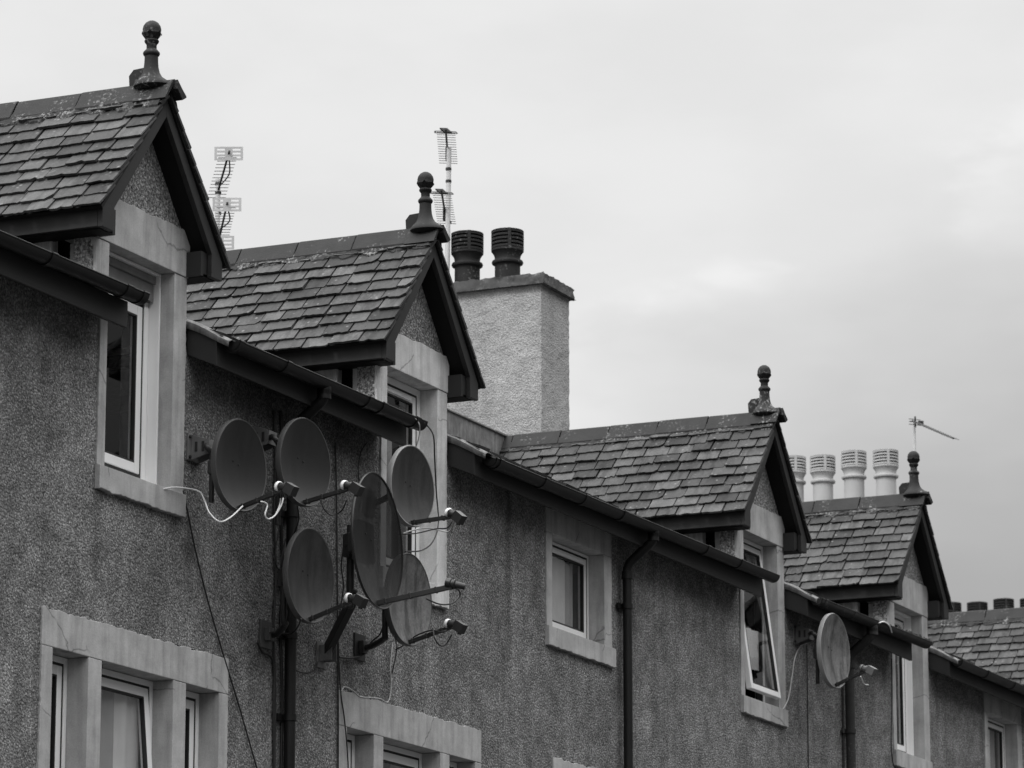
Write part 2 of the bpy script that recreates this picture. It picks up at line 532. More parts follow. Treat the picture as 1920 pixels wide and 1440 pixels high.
# ---- slates
def slate_field(mb, ridge, down, along, n, length, depth, lift0=0.026, course=0.113, wmin=0.15, wmax=0.225):
    """lapped slates: ridge = front end of the ridge line, down / along = unit vectors of the slope"""
    rows = int(math.ceil(length / course))
    for r in range(rows):
        tail = length - r * course                            # distance of the tail edge from the ridge
        head = max(tail - course * 2.05, 0.02)
        s = -random.uniform(0.0, 0.004)
        first = True
        while s < depth:
            wd = random.uniform(wmin, wmax)
            if first: wd = random.choice((0.10, 0.16)) if r % 2 else random.uniform(.17, .21)
            first = False
            g = random.uniform(0.008, 0.014)
            a, b = s, s + wd - g
            s += wd
            tl = tail + rnd(0.006)
            lift = lift0 + rnd(0.006)
            th = random.uniform(0.010, 0.018)
            tw = rnd(0.003)
            sk = rnd(0.004)
            cl, cr = (random.uniform(0.003, 0.010) if random.random() < .35 else 0.001 for _ in (0, 1))
            if random.random() < 0.06: cl = random.uniform(.02, .04)
            tails = [(a, tl - cl), (a + cl + .004, tl + rnd(.003))]
            for q_ in (.2, .35, .5, .65, .8):
                tails.append((a + (b - a) * q_, tl + sk * q_ + rnd(.0045) - (random.uniform(.004, .014) if random.random() < .05 else 0)))
            tails += [(b - cr - .004, tl + sk), (b, tl + sk - cr)]
            top = []
            for (q, d_) in tails:
                hh = lift + th + tw * (q - a) / (b - a)
                top.append(ridge + along * q + down * d_ + n * hh)
            top += [ridge + along * (b - .002) + down * head + n * 0.007, ridge + along * a + down * head + n * 0.007]
            bot = [p - n * th for p in top]
            k = len(top)
            fs = [tuple(range(k)), tuple(range(2 * k - 1, k - 1, -1))] + [(i, (i + 1) % k, k + (i + 1) % k, k + i) for i in range(k)]
            mb.add(top + bot, fs)

def ridge_tile(mb, xc, ya, yb, zt, wing, dx, dz, th=0.016):
    """one angled ridge tile, an upside-down V with thickness"""
    a = [(xc - dx, zt - dz), (xc - .022, zt - .006), (xc, zt + .004), (xc + .022, zt - .006), (xc + dx, zt - dz)]
    inner = [(x_, z_ - th) for (x_, z_) in reversed(a)]
    pts = [(x_, ya, z_) for (x_, z_) in a + inner]
    mb.prism(pts, (0, yb - ya, 0))

# ---- windows -----------------------------------------------------------------
def ring(mb, x0, x1, z0, z1, y0, y1, wl, wr=None, wt=None, wb=None):
    wr = wl if wr is None else wr; wt = wl if wt is None else wt; wb = wl if wb is None else wb
    mb.box(x0, x0 + wl, y0, y1, z0, z1)
    mb.box(x1 - wr, x1, y0, y1, z0, z1)
    mb.box(x0 + wl, x1 - wr, y0, y1, z1 - wt, z1)
    mb.box(x0 + wl, x1 - wr, y0, y1, z0, z0 + wb)

def rot_x(mb, y, z, ang):
    """swing about a horizontal hinge through (y, z)"""
    c, s = math.cos(ang), math.sin(ang)
    for p in mb.v:
        dy, dz = p.y - y, p.z - z
        p.y = y + dy * c - dz * s
        p.z = z + dy * s + dz * c

def cloth(mb, x0, x1, z0, z1, y, amp=0.02, folds=5, th=0.004):
    n = max(12, folds * 8)
    f = []; b = []
    for i in range(n + 1):
        t = i / n
        x = x0 + (x1 - x0) * t
        yy = y + amp * math.sin(t * folds * 2 * math.pi) + amp * .4 * math.sin(t * folds * 5.1 + 1)
        f.append((x, yy)); b.append((x, yy + th))
    vs = [(x, yy, z) for z in (z0, z1) for (x, yy) in f]
    mb.add(vs, [(i, i + 1, n + 2 + i, n + 1 + i) for i in range(n)], True)

def window(x0, x1, z0, z1, d, liner=0.0, fw=0.055, sw=0.06, tilt=0.0, vent=False, curtain=None, frame_mat='pvc', head_mat=None, name='window', label=None):
    """frame set d back in the opening; liner = deep white lining in front of it"""
    yf = d + liner
    m = MB()
    if liner:
        ring(m, x0 + .001, x1 - .001, z0 + .001, z1 - .001, d, yf + .07, 0.014)
        x0, x1, z0, z1 = x0 + .015, x1 - .015, z0 + .015, z1 - .015
    ring(m, x0 + .001, x1 - .001, z0 + .001, z1 - .001, yf, yf + .07, fw)
    win = m.build(name, M[frame_mat], house, bevel=0.004)
    if label: win['label'] = label
    a, b, c, e = x0 + fw, x1 - fw, z0 + fw, z1 - fw
    g = MB()                                                   # dark shadow gap / gasket round the sash
    ring(g, a + .0005, b - .0005, c + .0005, e - .0005, yf + .007, yf + .065, 0.017, None, 0.014, 0.024)
    g.build('gasket', M['gasket'], win)
    a += .019; b -= .019; c += .026; e -= .016
    if head_mat:
        hm = MB()
        hm.box(x0 + .002, x1 - .002, yf - .03, yf - .002, z1 - .16, z1 - .05)
        hm.box(x0 + .002, x1 - .002, yf - .045, yf - .002, z1 - .048, z1 - .002)
        hm.build('head_board', M[head_mat], win, bevel=.004)
        e -= .13
    s = MB(); ring(s, a, b, c, e, yf + .003, yf + .05, sw)
    p = MB(); p.box(a + sw - .004, b - sw + .004, yf + .016, yf + .022, c + sw - .004, e - sw + .004)
    q = MB(); ring(q, a + sw - .001, b - sw + .001, c + sw - .001, e - sw + .001, yf + .004, yf + .03, 0.011)
    if tilt:
        for mm in (s, p, q): rot_x(mm, yf + .02, e, -tilt)
    sash = s.build('sash', M['pvc'], win, bevel=0.005)
    q.build('bead', M['gasket'], win)
    p.build('pane', M['glass'], win)
    if vent:
        v = MB(); v.box(a + .06, b - .10, yf - .012, yf + .0025, e - .044, e - .020)
        v.build('trickle_vent', M['pvc'], win, bevel=.003)
    if curtain:
        for (t0, t1, zz0, zz1, mt, yoff) in curtain:
            k = MB()
            cloth(k, a + (b - a) * t0, a + (b - a) * t1, c + (e - c) * zz0, c + (e - c) * zz1, yf + .055 + yoff, 0.008, max(2, int(6 * (t1 - t0))))
            k.build('curtain', M[mt], win)
    return win

def rough_piece(mb, x0, x1, z0, z1, y0, y1, amp, sides):
    """a rendered band: outer edges named in sides ('t','b','l','r') are hand-troweled and uneven"""
    st = 0.018
    sd_ = random.uniform(0, 50)
    def edge(p, q, horiz, on):
        n = max(1, int(abs(q - p) / st)) if on else 1
        pts = []
        for i in range(n):
            t = p + (q - p) * i / n
            pts.append((t, (amp * 1.3 * mnoise.noise(Vector((t * 9, sd_, 0))) + amp * 1.1 * mnoise.noise(Vector((t * 31, sd_, 5))) + rnd(amp * .25)) if (on and 0 < i) else 0.0))
        return pts
    poly = []
    for (t, j) in edge(x0, x1, True, 'b' in sides): poly.append((t, z0 + j))
    for (t, j) in edge(z0, z1, False, 'r' in sides): poly.append((x1 + j, t))
    for (t, j) in edge(x1, x0, True, 't' in sides): poly.append((t, z1 + j))
    for (t, j) in edge(z1, z0, False, 'l' in sides): poly.append((x0 + j, t))
    mb.prism([(x, y0, z) for x, z in poly], (0, y1 - y0, 0))

PROUD = -0.012
# ---- dormers -------------------------------------------------------------------
def dormer(i):
    xc, dz = XC[i], DZ[i]
    stone = 'stone_pale' if i == 2 else 'stone'
    xw = XW[i]
    xl, xr = xw - HW, xw + HW
    # harled gable, with the narrow returns of the front wall
    m = MB()
    zg = 7.575
    tri = [(xl, zg), (xr, zg), (xr, 7.62), (xc + .02, 8.19 + dz), (xc - .02, 8.19 + dz), (xl, 7.62)]
    m.prism([(x, 0.0, z) for x, z in tri], (0, 0.14, 0))
    d = m.build('dormer', M['gable'], house)
    # smooth surround: sill, jambs, lintel
    s = MB()
    dep = 0.20
    rough_piece(s, xl, xr, 5.86, 5.998, PROUD - .02, dep, .006, 'b')
    zt_ = 7.328 if i in (2, 3) else 7.298
    rough_piece(s, xl, xl + .083, 6.0, zt_, PROUD, dep, .004, 'l')
    rough_piece(s, xl - .072, xl - .001, 6.93, zt_, PROUD, .02, .004, 'l')
    rough_piece(s, xr - .15, xr, 6.0, zt_, PROUD, dep, .004, 'r')
    rough_piece(s, xl - .074, xr + .018, zt_ + .002, 7.58, PROUD - .006, dep, .006, 't')
    s.build('window_surround', M[stone], d, bevel=.004)
    # cheeks: recessed render, then lead
    for sg in (-1, 1):
        m = MB(); a_ = xw + sg * (HW - .08)
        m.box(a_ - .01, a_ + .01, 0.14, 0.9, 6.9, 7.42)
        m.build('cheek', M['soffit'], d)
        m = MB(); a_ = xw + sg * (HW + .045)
        m.box(a_ - .04, a_ + .04, 0.27, 0.9, 6.9, 7.40)
        m.build('lead_cheek', M['lead_pale'], d, bevel=.012)
        m = MB(); a_ = xw + sg * (HW + (.070 if sg < 0 else .001))
        m.box(a_ - .005, a_ + .005, 0.004, 0.13, 6.80, 7.57)
        m.build('return_wall', M['gable'], d)
    # roof slopes
    slope = math.atan2(8.265 + dz - 7.415, 0.735)
    L = math.hypot(8.265 + dz - 7.415, 0.735)
    YF = -0.172
    ridge = Vector((xc, YF, 8.265 + dz))
    depth = RIDGE_Y + .1 - YF
    for sg in (-1, 1):
        k = MB(); u = MB()
        down = Vector((sg * math.cos(slope), 0, -math.sin(slope)))
        n = Vector((sg * math.sin(slope), 0, math.cos(slope)))
        slate_field(k, ridge, down, Vector((0, 1, 0)), n, L + .03, depth, .026 if sg < 0 else .010)
        c0 = ridge + down * .01; c1 = ridge + down * L
        u.prism([c0 + n * .002 + Vector((0, .01, 0)), c1 + n * .002 + Vector((0, .01, 0)), c1 - n * .018 + Vector((0, .01, 0)), c0 - n * .018 + Vector((0, .01, 0))], (0, depth, 0))
        k.build('slates', M['slate'], d)
        u.build('roof_deck', M['soffit'], d)
    # bargeboards: front face with vertical cut ends
    for sg in (-1, 1):
        b = MB()
        P = [(0.0, 8.245), (.70, 7.418), (.70, 7.305), (.572, 7.303), (.572, 7.440), (0.0, 8.130)]
        pts = [(xc + sg * x, -0.15, z + dz * max(0, (z - 7.4)) / .8) for x, z in P]
        b.prism(pts, (0, .032, 0))
        b.build('bargeboard', M['paint'], d, bevel=.003)
    # soffit boards between bargeboard and gable, boxed eaves along both sides
    for sg in (-1, 1):
        q = MB()
        P = [(0.0, 8.150), (.64, 7.395), (.64, 7.380), (0.0, 8.135)]
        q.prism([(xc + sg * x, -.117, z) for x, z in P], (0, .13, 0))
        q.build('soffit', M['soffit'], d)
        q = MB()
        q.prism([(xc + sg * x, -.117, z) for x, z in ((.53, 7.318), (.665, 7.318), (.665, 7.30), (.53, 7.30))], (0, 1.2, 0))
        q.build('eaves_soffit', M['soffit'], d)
        q = MB()
        q.prism([(xc + sg * x, -.117, z) for x, z in ((.50, 7.45), (.572, 7.45), (.572, 7.303), (.50, 7.303))], (0, .105, 0))
        q.build('eaves_box', M['paint'], d)
    for sg in (-1, 1):
        f = MB()
        f.prism([(xc + sg * x, -.117, z) for x, z in ((.668, 7.42), (.70, 7.42), (.70, 7.308), (.668, 7.308))], (0, 1.2, 0))
        f.build('fascia', M['paint'], d, bevel=.003)
    # ridge tiles on their mortar bed
    t = MB(); y = -0.02
    while y < RIDGE_Y - .02:
        l = 0.435
        ridge_tile(t, xc + rnd(.002), y + .004, min(y + l - .003, RIDGE_Y + .02), 8.346 + dz * .5 + rnd(.003), .1, .100, .122)
        y += l
    t.build('ridge_tile', M['ridge'], d, bevel=.004)
    n_ = 110
    for sg in (-1, 1):
        t = MB()
        vs = []; fs = []
        for a in range(n_ + 1):
            yy = -.165 + (RIDGE_Y + .1) * a / n_
            e = 0.110 + rnd(.010) + .012 * math.sin(a * .7)
            vs += [(xc + sg * .060, yy, 8.262 + dz), (xc + sg * (.088 + rnd(.003)), yy + rnd(.004), 8.236 + dz * .5 + rnd(.005)), (xc + sg * (e + .010), yy + rnd(.004), 8.346 + dz * .5 - (e + .010) * 1.19 - .022), (xc + sg * e, yy, 8.11 + dz)]
        for a in range(n_):
            for c in range(3):
                fs.append((a * 4 + c, a * 4 + c + 1, a * 4 + c + 5, a * 4 + c + 4))
        t.add(vs, fs)
        t.build('mortar_bed', M['mortar'], d)
    # finial: ball, rings, flared saddle with the tile wings and a rear fin
    fy = {1: -.040, 3: -.065}.get(i, -.085)
    f = MB()
    zt = 8.728 + dz * .6 + (.002 if i == 1 else 0)
    prof = [(0.0, 0), (.020, -.004), (.038, -.016), (.050, -.034), (.055, -.055), (.0525, -.073), (.055, -.080), (.050, -.092), (.041, -.106), (.034, -.116),
            (.040, -.119), (.043, -.126), (.040, -.136), (.034, -.142), (.030, -.150), (.030, -.176), (.037, -.181), (.040, -.186), (.048, -.194), (.050, -.203), (.046, -.213),
            (.040, -.219), (.0405, -.255), (.044, -.29), (.051, -.322), (.062, -.348), (.080, -.368), (.092, -.382), (.100, -.396), (.102, -.408), (.07, -.43)]
    f.lathe((xc, fy, zt), (0, 0, 1), prof, 32)
    for p in f.v:                                             # the skirt sweeps forward over the gable end
        k_ = max(0.0, min(1.0, (zt - .29 - p.z) / .11))
        if p.y < fy: p.y += (p.y - fy) * .40 * k_ * k_
    for a in range(6):                                        # small leaves round the ball
        q_ = a * math.pi / 3 + .3
        o = Vector((xc + .050 * math.cos(q_), fy + .050 * math.sin(q_), zt - .085))
        rad = Vector((math.cos(q_), math.sin(q_), 0)); tan = Vector((-math.sin(q_), math.cos(q_), 0))
        f.add([o + tan * .018 - Vector((0, 0, .03)) - rad * .018, o - tan * .018 - Vector((0, 0, .03)) - rad * .018, o - tan * .014 + rad * .008, o + rad * .010 + Vector((0, 0, .016)), o + tan * .014 + rad * .008],
              [(0, 1, 2, 3, 4)])
    f.prism([(x_, -.20, z_ + dz) for x_, z_ in ((xc - .112, 8.214), (xc - .022, 8.346), (xc, 8.354), (xc + .022, 8.346), (xc + .066, 8.286), (xc + .050, 8.279), (xc, 8.334), (xc - .098, 8.207))], (0, .22, 0))
    f.prism([(xc + x_, -.226, z_ + dz) for x_, z_ in ((-.01, 8.346), (.045, 8.304), (.096, 8.272), (.096, 8.262), (.050, 8.236), (-.01, 8.290))], (0, .07, 0))
    f.prism([(xc - .016, fy + .03, 8.33 + dz), (xc - .016, fy + .135, 8.33 + dz), (xc - .016, fy + .14, 8.405 + dz), (xc - .016, fy + .11, 8.44 + dz), (xc - .016, fy + .03, 8.445 + dz)], (.032, 0, 0))
    f.build('finial', M['finial'], d, bevel=.002)
    # window
    ow = (xl + .083, xr - .15, 6.0, zt_)
    if i == 1:
        window(*ow, 0.078, .07, .05, .06, head_mat='wood', curtain=[(0.0, .16, 0, 1, 'blind', .05)])
    elif i == 2:
        window(*ow, 0.115, 0, .045, .05, vent=True, curtain=[(.45, .75, 0, .8, 'blind', .05)])
    elif i == 3:
        window(*ow, 0.11, 0, .03, .048, tilt=R(7.5), curtain=[(.50, .98, .20, .46, 'pvc', -.025)], label='open white window with its sash swung out at the bottom')
    else:
        window(*ow, 0.09, .05, .032, .05, vent=(i == 4))
    return d
for i in SEEN: dormer(i)

# ---- small windows under the eaves and the windows below
for k, (a, b) in enumerate(SMALL[:2]):
    m2 = MB()
    rough_piece(m2, a, b + .03, 5.86, 5.998, PROUD - .02, .2, .006, 'b')
    rough_piece(m2, a, a + .10, 6.0, 6.667, PROUD, .2, .004, 'l')
    rough_piece(m2, b - .14, b, 6.0, 6.667, PROUD, .2, .004, 'r')
    rough_piece(m2, a, b, 6.669, 6.845, PROUD, .2, .002, '')
    m2.build('window_surround', M['stone'], house, bevel=.004)
    window(a + .10, b - .14, 6.0, 6.667, .11, 0, .02, .045, vent=True, curtain=[(.0, .70, 0, .92, 'curtain', .005), (.70, .86, 0, .92, 'blind', .01)])

def tripartite(a, b, ops, zt, tilt):
    m = MB()
    rough_piece(m, a, b, 4.905, zt, PROUD, .22, .008, 't')
    cuts = [a] + [v for o in ops for v in o] + [b]
    for j in range(0, len(cuts), 2):
        sides = 'l' if j == 0 else ('r' if j == len(cuts) - 2 else '')
        rough_piece(m, cuts[j], cuts[j + 1], 3.45, 4.903, PROUD, .22, .004, sides)
    m.box(a, b, PROUD - .02, .22, 3.3, 3.448)
    m.build('window_surround', M['stone'], house, bevel=.004)
    for (o, tl, cu) in zip(ops, tilt, (None, [(.0, .60, 0, 1, 'blind', .01), (.60, 1.0, 0, 1, 'curtain', .005)], None)):
        window(o[0], o[1], 3.45, 4.903, .12, 0, .035, .055, tilt=tl, vent=False, curtain=cu)
tripartite(TRIP[0][0], TRIP[0][1], [(18.294, 18.676), (18.822, 19.632), (19.783, 20.182)], 5.115, (0, R(5), 0))
tripartite(TRIP[1][0], TRIP[1][1], [(21.846, 22.221), (22.358, 23.201), (23.34, 23.739)], 5.125, (0, 0, 0))
tripartite(LOW3[0], LOW3[1], [(LOW3[0] + .11, LOW3[1] - .13)], 5.09, (0,))

# ---- eaves: fascia, sloping soffit, end boards, lead drips, gutters ----------------
runs = []
for k in range(len(XC) - 1):
    runs.append((XW[k] + HW + .03, XW[k + 1] - HW - .02, k))
for (a, b, k) in runs:
    m = MB()
    m.box(a + .02, b, EAVE_Y, EAVE_Y + .025, EAVE_Z, 6.912)
    m.build('fascia', M['paint'], house, bevel=.003)
    m = MB()
    m.prism([(a + .021, EAVE_Y + .026, EAVE_Z + .012), (a + .021, .0, EAVE_Z + .10), (a + .021, .0, EAVE_Z + .115), (a + .021, EAVE_Y + .026, EAVE_Z + .027)], (b - a - .022, 0, 0))
    m.build('soffit', M['soffit'], house)
    m = MB()
    m.prism([(a, EAVE_Y, EAVE_Z), (a, EAVE_Y, 6.915), (a, 0.0, 7.030), (a, 0.0, EAVE_Z + .085)], (.02, 0, 0))
    m.build('end_board', M['paint'], house, bevel=.003)
    m = MB()                                                   # dressed lead drip over the end board
    n_ = 14; vs = []
    for j in range(n_ + 1):
        t = j / n_
        y = 0.03 - .315 * t; z = rz(y) + .012 + .006 * math.sin(t * 5) - .012 * t * t
        vs += [(a - .015 + rnd(.003), y, z - .055 + .012 * t), (a - .012, y, z - .01), (a + .03, y, z + .008), (a + .20, y, z + .004)]
    fs = [(j * 4 + c, j * 4 + c + 1, j * 4 + c + 5, j * 4 + c + 4) for j in range(n_) for c in range(3)]
    m.add(vs, fs, True)
    o = m.build('lead_drip', M['lead'], house)
    md = o.modifiers.new('thick', 'SOLIDIFY'); md.thickness = .006

def gutter(a, b, z0, z1, joints, mat, yc=-0.272, r=0.054):
    """half-round gutter with stop ends and joint collars; z = rim height at either end"""
    def zz(x): return z0 + (z1 - z0) * (x - a) / (b - a)
    def half(m, xa, xb, ro, ri):
        n = 14; vs = []
        for x in (xa, xb):
            for rr in (ro, ri):
                for k in range(n + 1):
                    q = math.pi * k / n
                    vs.append((x, yc - rr * math.cos(q), zz(x) - rr * math.sin(q)))
        N = n + 1; fs = []
        for k in range(n):
            fs += [(k, k + 1, 2 * N + k + 1, 2 * N + k), (N + k + 1, N + k, 3 * N + k, 3 * N + k + 1),
                   (k + 1, k, N + k, N + k + 1), (2 * N + k, 2 * N + k + 1, 3 * N + k + 1, 3 * N + k)]
        fs += [(0, 2 * N, 3 * N, N), (n, N + n, 3 * N + n, 2 * N + n)]
        m.add(vs, fs, True)
    m = MB()
    half(m, a, b, r, r - .005)
    for x in (a, b):                                           # stop ends
        pts = [(x, yc - r * 1.03 * math.cos(math.pi * k / 14), zz(x) + .002 - r * 1.03 * math.sin(math.pi * k / 14)) for k in range(15)]
        m.prism(pts, (.008 if x == a else -.008, 0, 0))
    m.tube([(a, yc - r + .002, z0), (b, yc - r + .002, z1)], .006, 8)
    g = m.build('gutter', mat, house, sharp=50)
    for x in joints:
        c = MB()
        half(c, x - .028, x + .028, r + .007, r + .001)
        c.tube([(x - .028, yc - r, zz(x)), (x + .028, yc - r, zz(x))], .010, 8)
        c.build('gutter_joint', mat, g, sharp=50)
    return g

def jx(*px):
    return [at(p[0], p[1], -.3).x for p in px]
gutter(13.3, 18.70, 6.895, 6.945, jx((95, 490), (237, 548)) + [18.68], M['gutter'])
g2 = (19.79, 22.33)
gutter(19.79, 22.33, 6.906, 6.918, jx((447, 645), (536, 690), (690, 750), (716, 768)) + [22.2], M['gutter'])
gutter(23.40, 28.74, 6.880, 6.932, jx((935, 870), (1020, 905), (1096, 940), (1168, 970), (1325, 1035), (1388, 1062)), M['gutter'])
go = gutter(29.72, 32.50, 6.900, 6.940, jx((1545, 1130), (1600, 1155)), M['iron'])
gutter(33.36, 38.7, 6.900, 6.925, jx((1850, 1260), (1900, 1285)), M['gutter'])
# moss on the old gutter
m = MB()
for j in range(420):
    t = random.random() ** .7
    x = 31.3 + 1.2 * t
    y = -.272 + rnd(.05)
    z = 6.925 + random.random() * .03 * (0.4 + t)
    s_ = random.uniform(.006, .018)
    c = Vector((x, y, z))
    ax = Vector((rnd(1), rnd(1), rnd(1))).normalized(); ay = ax.orthogonal().normalized(); az = ax.cross(ay)
    m.add([c + ax * s_, c - ax * s_, c + ay * s_, c - ay * s_, c + az * s_, c - az * s_],
          [(0, 2, 4), (2, 1, 4), (1, 3, 4), (3, 0, 4), (2, 0, 5), (1, 2, 5), (3, 1, 5), (0, 3, 5)])
mo = m.build('moss', M['moss'], go); mo['kind'] = 'stuff'

# ---- downpipes ------------------------------------------------------------------
def downpipe(x, r, zc, clips, mat='gutter'):
    yw = -.062
    m = MB()
    path = [(x, -.272, 6.88), (x, -.272, 6.83), (x, -.262, 6.80), (x, -.235, 6.775), (x, -.14, 6.70), (x, -.085, 6.655), (x, yw, 6.61), (x, yw, 6.50), (x, yw, 0.15)]
    m.tube(path, r, 16)
    for (y, z) in ((-.272, 6.855), (-.272, 6.83), (yw, 6.56)):
        m.lathe((x, y, z), (0, 0, 1), [(r, -.03), (r + .008, -.028), (r + .008, .028), (r, .03)], 18)
    p = m.build('downpipe', M[mat], house, sharp=60)
    for z in clips:
        c = MB()
        c.lathe((x, yw, z), (0, 0, 1), [(r + .001, -.02), (r + .007, -.019), (r + .007, .019), (r + .001, .02)], 18)
        c.box(x - r - .05, x + r + .03, yw + .035, yw + .052, z - .02, z + .02)
        c.build('pipe_clip', M[mat], p, sharp=60)
    return p
p1x = at(545, 1200, -.062).x
downpipe(p1x, .036, 6.4, (6.1, 5.35, 4.85))
downpipe(at(1177, 1250, -.062).x, .034, 6.4, (6.33, 4.96))
downpipe(at(1594, 1330, -.062).x, .040, 6.4, (6.0, 5.35), 'iron')

# ---- chimneys --------------------------------------------------------------------
def louvre_pot(base, dia, h, mat, parent, label=None):
    """tall clay pot with a slotted terminal on top"""
    r = dia / 2
    z = h - .20
    m = MB()
    m.lathe(base, (0, 0, 1), [(r * .80, -.02), (r * .80, z - .10), (r * .96, z - .098), (r * 1.0, z - .085), (r * .96, z - .07), (r * .82, z - .065), (r * .80, z - .05), (r * .84, z - .02), (r * .98, z + .012), (r * 1.02, z + .016), (r * 1.02, z + .035), (r * .9, z + .037)], 32)
    N = 48
    zb = base[2] + z + .035
    for lv in range(5):
        za = zb + .006 + lv * .034
        m.lathe((base[0], base[1], za), (0, 0, 1), [(r * .86, 0), (r * (1.0 if lv < 4 else 1.0), 0), (r * 1.0, .018), (r * .86, .018), (r * .86, 0)], 32)
    m.lathe((base[0], base[1], zb + .17), (0, 0, 1), [(0.0, .004), (r * .7, .004), (r * 1.02, -.004), (r * 1.0, -.02), (r * .5, -.022)], 32)
    for k in range(4):
        q = k * math.pi / 2 + .55
        c = Vector((base[0] + r * .95 * math.cos(q), base[1] + r * .95 * math.sin(q), zb + .08))
        rad = Vector((math.cos(q), math.sin(q), 0)); tn = Vector((-math.sin(q), math.cos(q), 0))
        m.obox(c, rad, tn, Vector((0, 0, 1)), r * .07, r * .10, .088)
    m.cur = 1
    m.lathe((base[0], base[1], zb - .01), (0, 0, 1), [(r * .82, 0), (r * .82, .17)], 20)
    o = m.build('chimney_pot', [mat, M['soffit']], parent, sharp=45)
    if label: o['label'] = label
    return o

def rough_block(mb, x0, x1, y0, y1, z0, z1, st, amp):
    """harled block: every visible face is a fine grid pushed in and out"""
    def face(o, a, b, la, lb, n):
        na = max(1, int(la / st)); nb = max(1, int(lb / st))
        vs = []
        for j in range(nb + 1):
            for i in range(na + 1):
                p = Vector(o) + Vector(a) * (la * i / na) + Vector(b) * (lb * j / nb)
                dv = Vector((mnoise.noise(p * 26), mnoise.noise(p * 26 + Vector((9, 3, 1))), mnoise.noise(p * 26 + Vector((4, 8, 2)))))
                vs.append(p + dv * amp)
        fs = [(j * (na + 1) + i, j * (na + 1) + i + 1, (j + 1) * (na + 1) + i + 1, (j + 1) * (na + 1) + i) for j in range(nb) for i in range(na)]
        mb.add(vs, fs, True)
    face((x0, y0, z0), (1, 0, 0), (0, 0, 1), x1 - x0, z1 - z0, None)
    face((x0, y1, z0), (0, -1, 0), (0, 0, 1), y1 - y0, z1 - z0, None)
    face((x1, y0, z0), (0, 1, 0), (0, 0, 1), y1 - y0, z1 - z0, None)
    face((x0, y0, z1), (1, 0, 0), (0, 1, 0), x1 - x0, y1 - y0, None)
    face((x1, y1, z0), (-1, 0, 0), (0, 0, 1), x1 - x0, z1 - z0, None)

def chimney(x, y, ztop, pots, dia, ph, mat, w_=0.60, dp=3.2, label=None, pot_label=None):
    m = MB()
    rough_block(m, x, x + w_, y, y + dp, 8.1, ztop, .02, .006)
    c = m.build('chimney', M['chim'], house, sharp=80)
    k = MB()
    rough_block(k, x - .035, x + w_ + .035, y - .035, y + dp + .035, ztop - .005, ztop + .095, .022, .016)
    k.add([(x - .05, y - .05, ztop - .003), (x + w_ + .05, y - .05, ztop - .003), (x + w_ + .05, y + dp + .05, ztop - .003), (x - .05, y + dp + .05, ztop - .003)], [(3, 2, 1, 0)])
    k.build('chimney_cap', M['capstone'], c, sharp=80)
    for j, py in enumerate(pots):
        louvre_pot((x + w_ / 2 - .06, py, ztop + .07), dia, ph + (.02 * (j % 2)), M[mat], c)
    return c
M['capstone'] = lichen_material('weathered_cope', 0.085, 0.7, 0.95, 0.22)
chimney(30.25, 2.40, 9.93, [2.83, 3.22, 3.36 + .27, 4.0, 4.4, 4.85], .280, .505, 'pot_dark')
chimney(40.10, 2.45, 9.62, [2.75, 3.12, 3.485, 3.83, 4.2, 4.6, 5.0], .278, .69, 'pot_white')
chimney(50.1, 2.45, 9.72, [2.7 + .37 * j for j in range(9)], .275, .57, 'pot_dark', dp=3.6)

